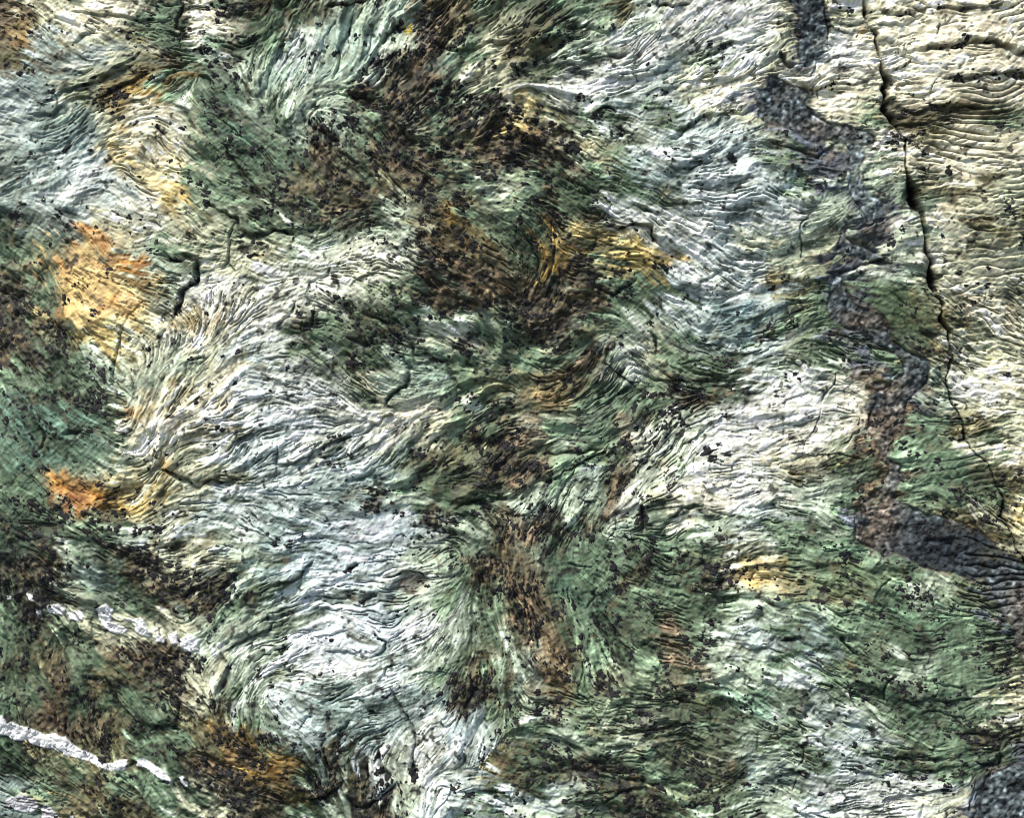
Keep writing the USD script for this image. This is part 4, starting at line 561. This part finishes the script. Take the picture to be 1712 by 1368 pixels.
qc = np.where((Y > 1325)[..., None], qc * 0.62, qc)
qg = (np.exp(-(cr / 0.16) ** 2) * sst(nz(12, 172), 0.2, 1.4))[..., None] * 0.45
qc = qc * (1 - qg) + hexcol((70, 72, 80)) * qg
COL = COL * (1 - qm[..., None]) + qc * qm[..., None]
spk = sst(nz(2.2, 177) + 0.75 * nz(6, 178) + 0.55 * np.minimum(DENS, 1.9) - 1.75, 0.0, 0.7)[..., None] * (0.85 * (1 - qm) * (1 - vm))[..., None]
COL = COL * (1 - spk) + hexcol((40, 38, 36)) * spk
# black in the fissures: lichen and grime, with gap shade painted in too
film_shade = np.clip(1.15 * dirt_shade * sst(nz(8, 173), -1.8, 0.4), 0, 1)
film_shade = np.maximum(film_shade, np.maximum(np.maximum(0.95 * k3, 0.8 * k4), 0.95 * sr_))
film_shade = np.maximum(film_shade, seam1 * np.maximum(0.2 * seam_open, sst(nz(10, 174) + 0.9 * DENS - 0.25, 0.0, 1.4)))
film_shade = np.maximum(film_shade, 0.8 * seam2 * sst(nz(9, 175) + 0.9 * DENS - 0.3, 0.2, 1.5))[..., None] * 0.8
COL = COL * (1 - film_shade) + hexcol((36, 36, 30)) * film_shade
cf = np.zeros((NY, NX), np.float32); cf[crk] = np.exp(-(cd / (cwid * 1.25 * (1 + 0.5 * nz(4, 92)[crk]))) ** 2)  # black lining of the long crack, its shade painted into the colour
COL = COL * (1 - 0.8 * cf[..., None]) + hexcol((32, 30, 28)) * 0.8 * cf[..., None]
COL = COL * (1 - 0.5 * hol[..., None]) + hexcol((96, 80, 68)) * 0.5 * hol[..., None]
COL = np.clip(COL, 0.008, 0.86).astype(np.float32)

# ------------------------------------------------------------------ vertices and normals
PX = (X - 856) * S; PZ = ZC + (684 - Y) * S; PY = -H * 0.001
V = np.stack([PX, PY, PZ], -1).astype(np.float32)
dx = np.gradient(V, axis=1); dy = np.gradient(V, axis=0)
N = np.cross(dx, -dy); N /= np.linalg.norm(N, axis=-1, keepdims=True)
if N[NY // 2, NX // 2, 1] > 0: N = -N
Vf, Nf, Cf = V.reshape(-1, 3), N.reshape(-1, 3).astype(np.float32), COL.reshape(-1, 3)

T = Sdf.ValueTypeNames
def mesh_prim(path, v, f, n, col, mat):
    m = UsdGeom.Mesh.Define(stage, path)
    m.CreatePointsAttr(Vt.Vec3fArray.FromNumpy(np.ascontiguousarray(v, np.float32)))
    m.CreateFaceVertexCountsAttr(Vt.IntArray.FromNumpy(np.full(len(f), f.shape[1], np.int32)))
    m.CreateFaceVertexIndicesAttr(Vt.IntArray.FromNumpy(np.ascontiguousarray(f, np.int32).ravel()))
    m.CreateSubdivisionSchemeAttr('none')
    if n is not None:
        m.CreateNormalsAttr(Vt.Vec3fArray.FromNumpy(np.ascontiguousarray(n, np.float32))); m.SetNormalsInterpolation('vertex')
    if col is not None:
        UsdGeom.PrimvarsAPI(m).CreatePrimvar('tint', T.Color3fArray, 'vertex').Set(Vt.Vec3fArray.FromNumpy(np.ascontiguousarray(col, np.float32)))
    UsdShade.MaterialBindingAPI.Apply(m.GetPrim()).Bind(mat)
    return m.GetPrim()

def rockmat(name, rough_, spec, bump, scale):
    return usdkit.material(stage, '/World/Looks/' + name, {
        'a': ('attribute', {'attribute': 'tint'}),
        'g': ('geometry', {}),
        'n': ('noise_texture', {'scale': scale, 'detail': 3.0, 'roughness': 0.6}),
        'r': ('map_range', {'from_min': 0.25, 'from_max': 0.75, 'to_min': 0.78, 'to_max': 1.2, 'clamp': True}),
        'mx': ('mix_color', {'blend_type': 'multiply', 'fac': 1.0, 'use_clamp_result': False}),
        'b': ('bump', {'strength': bump, 'distance': 0.0006}),
        'p': ('principled_bsdf', {'roughness': rough_, 'specular_ior_level': spec})},
        [('g.position', 'n.vector'), ('n.fac', 'r.value'), ('a.color', 'mx.a'), ('r.result', 'mx.b'), ('n.fac', 'b.height'), ('b.normal', 'p.normal'), ('mx.result', 'p.base_color')], surface='p.BSDF')
M_schist = rockmat('schist', 0.62, 0.24, 0.5, 1100.0)
M_grey = rockmat('grey_vein', 0.75, 0.18, 0.7, 900.0)
M_quartz = rockmat('quartz', 0.35, 0.5, 0.5, 700.0)
M_rust = rockmat('rust', 0.75, 0.25, 0.6, 900.0)
M_crack = rockmat('crack', 0.9, 0.1, 0.6, 700.0)

def tag(pr, label=None, cat=None, group=None, kind=None):
    for k, v in (('label', label), ('category', cat), ('group', group), ('kind', kind)):
        if v: pr.SetCustomDataByKey(k, v)
_used = {}
def num(parent, name):
    key = (parent, name); n = _used.get(key, -1) + 1; _used[key] = n
    return f"{parent}/{name}" + (f"_{n:03d}" if n else '')

# ------------------------------------------------------------------ the rock face and its parts
rock = UsdGeom.Xform.Define(stage, '/World/rock_face').GetPrim()
tag(rock, 'folded green and silver schist rock face with quartz veins and rust stains filling the view', 'rock face')
SLABS = [
 ('blue_grey_slab', 'smooth blue grey schist at the upper left', [(60, 170), (110, 260), (60, 330)]),
 ('rusty_pleated_slab', 'pleated green schist with ochre grooves at the top left', [(190, 60), (210, 140), (60, 50)]),
 ('cream_slab', 'cream schist patch ringed by orange stain', [(250, 240), (300, 340), (330, 410)]),
 ('folded_green_slab', 'dark green schist bent round a tight fold', [(360, 170), (430, 260), (470, 310)]),
 ('dark_green_slab', 'dark green speckled schist along the left edge', [(40, 480), (80, 620), (80, 740), (60, 900)]),
 ('teal_slab', 'smooth pale teal slab with steep cleavage lines', [(540, 80), (500, 140), (640, 70)]),
 ('lichen_crusted_slab', 'brown schist crusted with black lichen', [(640, 200), (720, 260), (800, 200), (560, 300), (830, 280)]),
 ('lichen_crusted_slab', 'dark brown crusted hollow in the middle of the face', [(760, 470), (820, 420), (700, 500)]),
 ('silver_slab', 'silvery white crinkled schist at the top', [(1080, 80), (1200, 60), (1020, 140), (1180, 150)]),
 ('silver_slab', 'pale blue silver schist beside the folded grey vein', [(1150, 260), (1230, 320), (1200, 420), (1120, 380)]),
 ('cream_banded_slab', 'cream schist with dark bands right of the long crack', [(1560, 60), (1620, 180), (1640, 280), (1600, 400), (1640, 470), (1650, 600), (1680, 720)]),
 ('cream_banded_slab', 'cream schist between the grey vein and the long crack', [(1430, 60), (1420, 130), (1500, 250), (1500, 400)]),
 ('crinkled_green_slab', 'crinkled mid green schist left of the lower grey vein', [(1350, 500), (1350, 600), (1380, 880), (1480, 1020), (1400, 780)]),
 ('white_slab', 'clean white slab with fine slanting lines', [(1300, 690), (1380, 700), (1250, 780), (1200, 830)]),
 ('green_slab', 'green schist enclosed by the bend of the grey vein', [(1560, 740), (1600, 820), (1460, 490), (1540, 520)]),
 ('silver_slab', 'white schist below the main rust stain', [(330, 560), (420, 500), (470, 480), (340, 700)]),
 ('crinkled_silver_slab', 'finely crinkled blue white schist of the lower middle', [(480, 620), (500, 740), (560, 860), (620, 940), (560, 1050), (650, 1080)]),
 ('crinkled_silver_slab', 'blue grey schist with black pits near the bottom', [(560, 1180), (640, 1220), (720, 1250), (600, 1300)]),
 ('grooved_green_slab', 'grooved green schist with lichen in its folds', [(600, 440), (560, 540), (660, 560), (740, 640), (660, 650)]),
 ('olive_slab', 'olive streaked schist in the middle', [(740, 740), (860, 720), (900, 620), (960, 700)]),
 ('green_slab', 'green schist below the yellow stain', [(960, 430), (1040, 480), (1100, 560), (1000, 560)]),
 ('pillared_slab', 'small pale upright plates split by black gaps', [(960, 810), (1060, 850), (1100, 750)]),
 ('wavy_green_slab', 'wavy dark green schist of the lower middle', [(940, 930), (1010, 1020), (1000, 1100), (1120, 1160), (1080, 1230)]),
 ('brown_speckled_slab', 'brown speckled column of schist', [(860, 980), (880, 1090), (920, 1180), (860, 1160)]),
 ('pleated_teal_slab', 'pleated teal schist at the lower right', [(1480, 1100), (1560, 1180), (1600, 1080), (1430, 1200)]),
 ('white_slab', 'pale grooved slab along the bottom right', [(1420, 1320), (1520, 1310), (1360, 1340)]),
 ('mossy_slab', 'dull green and brown schist between the white quartz veins', [(80, 1110), (160, 1160), (240, 1170), (100, 1190)]),
 ('mossy_slab', 'dull green schist under the long white quartz vein', [(100, 1310), (220, 1340), (280, 1260)]),
 ('pale_green_slab', 'pale green schist right of the black lichen patch', [(360, 860), (330, 930), (420, 960), (400, 1080), (400, 1160)]),
 ('dark_lower_slab', 'dark crusted schist along the bottom middle', [(980, 1290), (1100, 1280), (900, 1300), (1180, 1220)]),
]
seeds = np.array([(p[0], p[1], k) for k, s in enumerate(SLABS) for p in s[2]], float)
wxx, wyy = X + 26 * nz(28, 200) + 9 * nz(9, 201) + 14 * F_big * VX, Y + 26 * nz(28, 202) + 9 * nz(9, 203) + 14 * F_big * VY
from scipy.spatial import cKDTree
slab = seeds[cKDTree(seeds[:, :2]).query(np.stack([wxx.ravel(), wyy.ravel()], -1))[1], 2].astype(np.int32).reshape(NY, NX)
region = slab.copy()
region[(stain_id >= 0)] = 100 + stain_id[stain_id >= 0]
region[vein_id >= 0] = 300 + vein_id[vein_id >= 0]
region[quartz_id >= 0] = 400 + quartz_id[quartz_id >= 0]
region[crack_mask & (vein_id < 0)] = 500
idx = np.arange(NY * NX, dtype=np.int64).reshape(NY, NX)
a, b, c, d = idx[:-1, :-1], idx[:-1, 1:], idx[1:, 1:], idx[1:, :-1]
flip = ((np.add.outer(np.arange(NY - 1), np.arange(NX - 1)) % 2) == 0)[..., None]
t1_ = np.where(flip, np.stack([a, d, c], -1), np.stack([a, d, b], -1)); t2_ = np.where(flip, np.stack([a, c, b], -1), np.stack([b, d, c], -1))
freg = region[:-1, :-1].ravel()
TRI = np.stack([t1_.reshape(-1, 3), t2_.reshape(-1, 3)], 1)       # cell, 2, 3
order = np.argsort(freg, kind='stable'); fs = freg[order]
bounds = np.flatnonzero(np.diff(fs)) + 1
STNAME = {'O': 'orange_stain', 'R': 'rust_stain', 'Y': 'yellow_stain', 'y': 'ochre_stain', 'B': 'dark_band'}
VLAB = ['straight grey block of the folded vein at the top', 'stepped grey vein beside the long crack', 'dark folded vein with brown rim and navy core', 'dark grey vein block at the bottom right corner']
REMAP = np.empty(NY * NX, np.int32)
for grp in np.split(order, bounds):
    r = int(freg[grp[0]]); tri = TRI[grp].reshape(-1, 3)
    if r < 100: nm, lb, mt = SLABS[r][0], SLABS[r][1], M_schist
    elif r < 300: nm, lb, mt = STNAME[RUST[r - 100][1]], None, M_rust
    elif r < 400: nm, lb, mt = 'grey_vein', VLAB[r - 300], M_grey
    elif r < 500: nm, lb, mt = 'quartz_vein', None, M_quartz
    else: nm, lb, mt = 'crack', 'long black crack running down the right side', M_crack
    ids = np.unique(tri); REMAP[ids] = np.arange(len(ids), dtype=np.int32)
    pr = mesh_prim(num('/World/rock_face', nm), Vf[ids], REMAP[tri], Nf[ids], Cf[ids], mt)
    if lb: pr.SetCustomDataByKey('label', lb)

# the same rock carrying on beyond the close-up, coarser
import meshkit
ou, ov = np.linspace(-1500, 3200, 270), np.linspace(-1250, 2450, 220)
OX, OY = np.meshgrid(ou, ov)
pn = np.stack([OX / 260, OY / 150, 0 * OX], -1)
oh = 34 * (meshkit.fbm(pn, 5, 3) - 0.5) + 14 * (meshkit.fbm(pn * 5 + 7, 3, 5) - 0.5)
ins = np.minimum(np.minimum(OX + MX, 1712 + MX - OX), np.minimum(OY + MY, 1368 + MY - OY))
oh -= 13 * sst(ins, -260, 0)
tone = meshkit.fbm(np.stack([OX / 120, OY / 45, 0 * OX], -1), 5, 9)
q1 = sst(tone, 0.2, 0.8)[..., None]; q2 = sst(meshkit.fbm(pn * 2.2 + 31, 3, 11), 0.5, 0.68)[..., None]
ocol = lin((84, 100, 76)) * (1 - q1) + lin((196, 202, 178)) * q1
ocol = ocol * (1 - 0.6 * q2) + lin((92, 80, 58)) * 0.6 * q2
oi = np.arange(OX.size).reshape(OX.shape)
cell = (np.maximum.reduce([ins[:-1, :-1], ins[:-1, 1:], ins[1:, :-1], ins[1:, 1:]]) < 34)
qa, qb, qc_, qd = oi[:-1, :-1][cell], oi[:-1, 1:][cell], oi[1:, 1:][cell], oi[1:, :-1][cell]
of = np.concatenate([np.stack([qa, qd, qc_], -1), np.stack([qa, qc_, qb], -1)])
ovv = np.stack([(OX - 856) * S, -oh * 0.001, ZC + (684 - OY) * S], -1).reshape(-1, 3)
_, _, onn = meshkit.arrays((ovv, of), True)
mesh_prim('/World/rock_face/outer_rock', ovv, of, onn if onn[:, 1].mean() < 0 else -onn, ocol.reshape(-1, 3), M_schist)

# ------------------------------------------------------------------ lichen: raised black crusts on the rock
def lichmat(name, col, col2):
    return usdkit.material(stage, '/World/Looks/' + name, {
        'g': ('geometry', {}), 'n': ('noise_texture', {'scale': 700.0, 'detail': 3.0}),
        'r': ('rgb_ramp', {'ramp': [(0.35, col), (0.7, col2)]}), 'b': ('bump', {'strength': 0.8, 'distance': 0.0007}),
        'p': ('principled_bsdf', {'roughness': 0.85, 'specular_ior_level': 0.2})},
        [('g.position', 'n.vector'), ('n.fac', 'r.fac'), ('n.fac', 'b.height'), ('b.normal', 'p.normal'), ('r.color', 'p.base_color')], surface='p.BSDF')
M_black = lichmat('black_lichen', (0.010, 0.010, 0.012), (0.035, 0.034, 0.036))
M_yell = lichmat('yellow_lichen', (0.30, 0.22, 0.02), (0.55, 0.42, 0.05))

NR = 8
def crusts(cx, cy, r, ang, elong, rs):
    """low lumpy crusts following the rock, one per row: two rings on the surface and a raised middle; returns (m, 17, 3) points and the (24, 3) faces of one"""
    m = len(cx)
    th = np.arange(NR) * 2 * math.pi / NR + rs.uniform(0, 6.28, (m, 1))
    amp = np.clip(1 + 0.36 * rs.standard_normal((m, NR)), .4, 1.7) * r[:, None]
    up = np.minimum(1.3, 0.30 * r)[:, None]
    out = []
    for q, hgt in ((1.0, -0.5), (0.62, 0.8), (0.0, 1.1)):
        ex = q * amp * np.cos(th) * elong[:, None]; ey = q * amp * np.sin(th) / elong[:, None]
        ca, sa_ = np.cos(ang)[:, None], np.sin(ang)[:, None]
        x = cx[:, None] + ex * ca - ey * sa_; y = cy[:, None] + ex * sa_ + ey * ca
        if q == 0: x, y = x[:, :1], y[:, :1]
        h = at(H, x, y) * 0.001 + hgt * up * S * (1 + 0.25 * rs.standard_normal(x.shape))
        out.append(np.stack([(x - 856) * S, -h, ZC + (684 - y) * S], -1))
    k = np.arange(NR); k1 = (k + 1) % NR
    f = np.concatenate([np.stack([k, k + NR, k1], -1), np.stack([k1, k + NR, k1 + NR], -1), np.stack([k + NR, np.full(NR, 2 * NR), k1 + NR], -1)])
    return np.concatenate(out, 1), f
def normals(v, f):
    _, _, nn = usdkit.meshkit.arrays((v, f), True)
    return -nn if nn[:, 1].mean() > 0 else nn

rs = np.random.default_rng(42)
clus = 0.5 * nz(20, 210) + 0.55 * nz(9, 211) + 0.35 * F_big
prob = DENS * np.exp(1.5 * clus)
prob += 0.9 * sst(dirt_shade, 0.2, 0.8) * np.exp(0.8 * nz(9, 212))
prob *= (1 - 0.85 * qm) * (1 - 0.6 * vm)
prob[(X < -20) | (X > 1732) | (Y < -20) | (Y > 1388)] *= 0.5
cdf = np.cumsum(np.clip(prob, 0, 3.6).ravel()); cdf /= cdf[-1]
NSP = 11000
pick = np.searchsorted(cdf, rs.random(NSP))
sx = X.ravel()[pick] + rs.uniform(-.7, .7, NSP); sy = Y.ravel()[pick] + rs.uniform(-.7, .7, NSP)
sr = np.clip(rs.lognormal(0.98, 0.46, NSP), 1.2, 7.0)
# single spots that stand out on pale rock: (x, y, r)
LONE = [(47,5,4),(119,72,3),(26,148,3),(40,108,6),(52,116,5),(186,187,4),(198,196,6),(225,206,4),(263,209,4),(150,237,3.5),(149,250,4),(107,402,4),(120,476,4),(157,519,5),(119,565,4),(245,330,3),(246,584,4),(330,673,5.5),(352,643,4),(401,589,5),(373,596,4),(376,596,3),(250,583,4),(213,705,3.5),(347,703,3),(360,703,3),(273,843,3),(260,840,4),(330,862,3),(110,870,5),(160,870,6),(292,860,3),(464,201,4),(699,132,6),(676,209,4),(597,65,6),(562,92,6),(463,220,4),(1081,113,4),(1160,36,3),(1207,97,4),(1100,45,3),(1206,76,9),(1186,75,5),(1112,260,5),(1220,262,10),(1228,268,7),(1171,318,5),(1220,720,3),(1231,699,2.5),(1190,755,10),(1196,765,8),(1183,748,5),(1205,745,4),(1206,905,4),(1112,715,5),(1118,708,4),(1028,950,8),(1095,445,6),(1040,560,5),(1102,523,5),(1090,537,5),(1099,569,5),(1597,202,4),(1556,206,4),(1548,278,6),(1592,284,7),(1572,295,4),(1648,317,4),(1625,116,3),(1660,445,5),(1697,627,5),(1700,845,5),(1294,1200,5),(1409,1262,4),(1430,1244,5),(1345,1160,5),(1296,1215,4),(1658,1198,5),(1375,1330,6),(1345,1293,6),(537,900,3),(585,953,7),(487,905,4),(656,1103,3),(1026,1160,8),(478,1066,4),(540,1228,5),(560,1240,4),(588,1240,5),(690,1290,10),(695,1300,8),(630,1264,8),(637,1290,9),(648,1300,7),(1340,972,6),(1300,1000,6),(1296,480,6),(1317,468,6),(1540,580,6),(1560,585,6),(1595,590,6),(1610,580,5)]
sx = np.concatenate([[l[0] for l in LONE], sx]); sy = np.concatenate([[l[1] for l in LONE], sy]); sr = np.concatenate([[l[2] for l in LONE], sr])
sa = np.arctan2(at(VY, sx, sy), at(VX, sx, sy))
inview = (sx > 3) & (sx < 1709) & (sy > 3) & (sy < 1365)
big = np.zeros(len(sx), bool); big[np.argsort(-np.where(inview, sr, 0))[:300]] = True
LAND = [('on the smooth blue grey schist at the upper left', 90, 230), ('among the orange rust stain on the left', 150, 470), ('in the dark speckled band at the left edge', 60, 580), ('on the crusted slope left of the middle of the top', 560, 300), ('in the big brown crusted patch at the top', 760, 220),
        ('on the smooth teal slab', 570, 90), ('on the white crinkled schist at the top', 1100, 110), ('near the yellow stain right of the middle', 1000, 420), ('in the dark brown hollow at the centre', 790, 470), ('along the grey vein at the upper right', 1370, 230), ('beside the long crack on the cream banded schist', 1590, 270),
        ('on the green grooved schist left of the centre', 620, 560), ('on the white schist under the rust stain', 350, 640), ('in the black patch above the dotted quartz vein', 240, 930), ('between the two white quartz veins', 280, 1120), ('in the rusty hollow at the bottom left', 410, 1260), ('on the blue white schist of the lower middle', 600, 900),
        ('on the pitted blue grey schist at the bottom', 620, 1230), ('among the small upright plates', 1000, 830), ('on the brown speckled column below the centre', 900, 1080), ('in the wavy dark green schist', 1080, 1060), ('on the white slab left of the grey vein', 1250, 740), ('around the lower ochre stain', 1260, 960), ('on the green schist inside the vein bend', 1560, 800), ('along the dark bottom edge', 1050, 1300), ('on the pleated teal schist at the lower right', 1420, 1180), ('on the crinkled green schist left of the vein', 1320, 560), ('on the folded middle of the face', 900, 640)]
lx = np.array([l[1] for l in LAND], float); ly = np.array([l[2] for l in LAND], float)
nl = np.where(sr < 4, rs.integers(1, 4, len(sr)), rs.integers(2, 6, len(sr)))
own = np.repeat(np.arange(len(sr)), nl); first = np.concatenate([[True], own[1:] != own[:-1]])
rr = sr[own] * 0.82 * np.where(first, 1, rs.uniform(0.45, 0.8, len(own)))
ox = sx[own] + np.where(first, 0, rs.normal(0, 1, len(own)) * sr[own] * 0.62); oy = sy[own] + np.where(first, 0, rs.normal(0, 1, len(own)) * sr[own] * 0.62)
CV, CF_ = crusts(ox, oy, rr, sa[own], rs.uniform(1.0, 1.5, len(sr))[own], rs)
def gather(rows):
    v = CV[rows].reshape(-1, 3); f = (CF_[None] + (np.arange(len(rows)) * CV.shape[1])[:, None, None]).reshape(-1, 3)
    return v, f
near = np.argmin((lx[:, None] - sx) ** 2 + (ly[:, None] - sy) ** 2, 0)
EXT = {}
for k in range(len(LAND)):
    m = np.flatnonzero(big & (near == k))
    if len(m) > 1:
        for i, w in ((m[np.argmin(sx[m])], 'leftmost'), (m[np.argmax(sx[m])], 'rightmost'), (m[np.argmin(sy[m])], 'uppermost'), (m[np.argmax(sy[m])], 'lowest'), (m[np.argmax(sr[m])], 'largest')):
            EXT[i] = w
for i in np.flatnonzero(big):
    v, f = gather(np.flatnonzero(own == i)); k = near[i]
    pr = mesh_prim(num('/World', 'black_lichen'), v, f, normals(v, f), None, M_black)
    tag(pr, (EXT[i] + ' large lichen spot ' if i in EXT else 'black crusty lichen spot ') + LAND[k][0], 'lichen', 'black lichen spots ' + LAND[k][0])
v, f = gather(np.flatnonzero(~big[own]))
pr = mesh_prim('/World/lichen_crust', v, f, normals(v, f), None, M_black)
tag(pr, 'fine black lichen speckles scattered over the whole rock face', 'lichen', kind='stuff')
yn = 26
v, f = crusts(684 + rs.normal(0, 5, yn), 49 + rs.normal(0, 4, yn), rs.uniform(1.3, 2.8, yn), np.zeros(yn), np.ones(yn), rs)
v, f = v.reshape(-1, 3), (f[None] + (np.arange(yn) * v.shape[1])[:, None, None]).reshape(-1, 3)
pr = mesh_prim('/World/yellow_lichen', v, f, normals(v, f), None, M_yell)
tag(pr, 'small tuft of bright yellow lichen right of the teal slab', 'lichen')
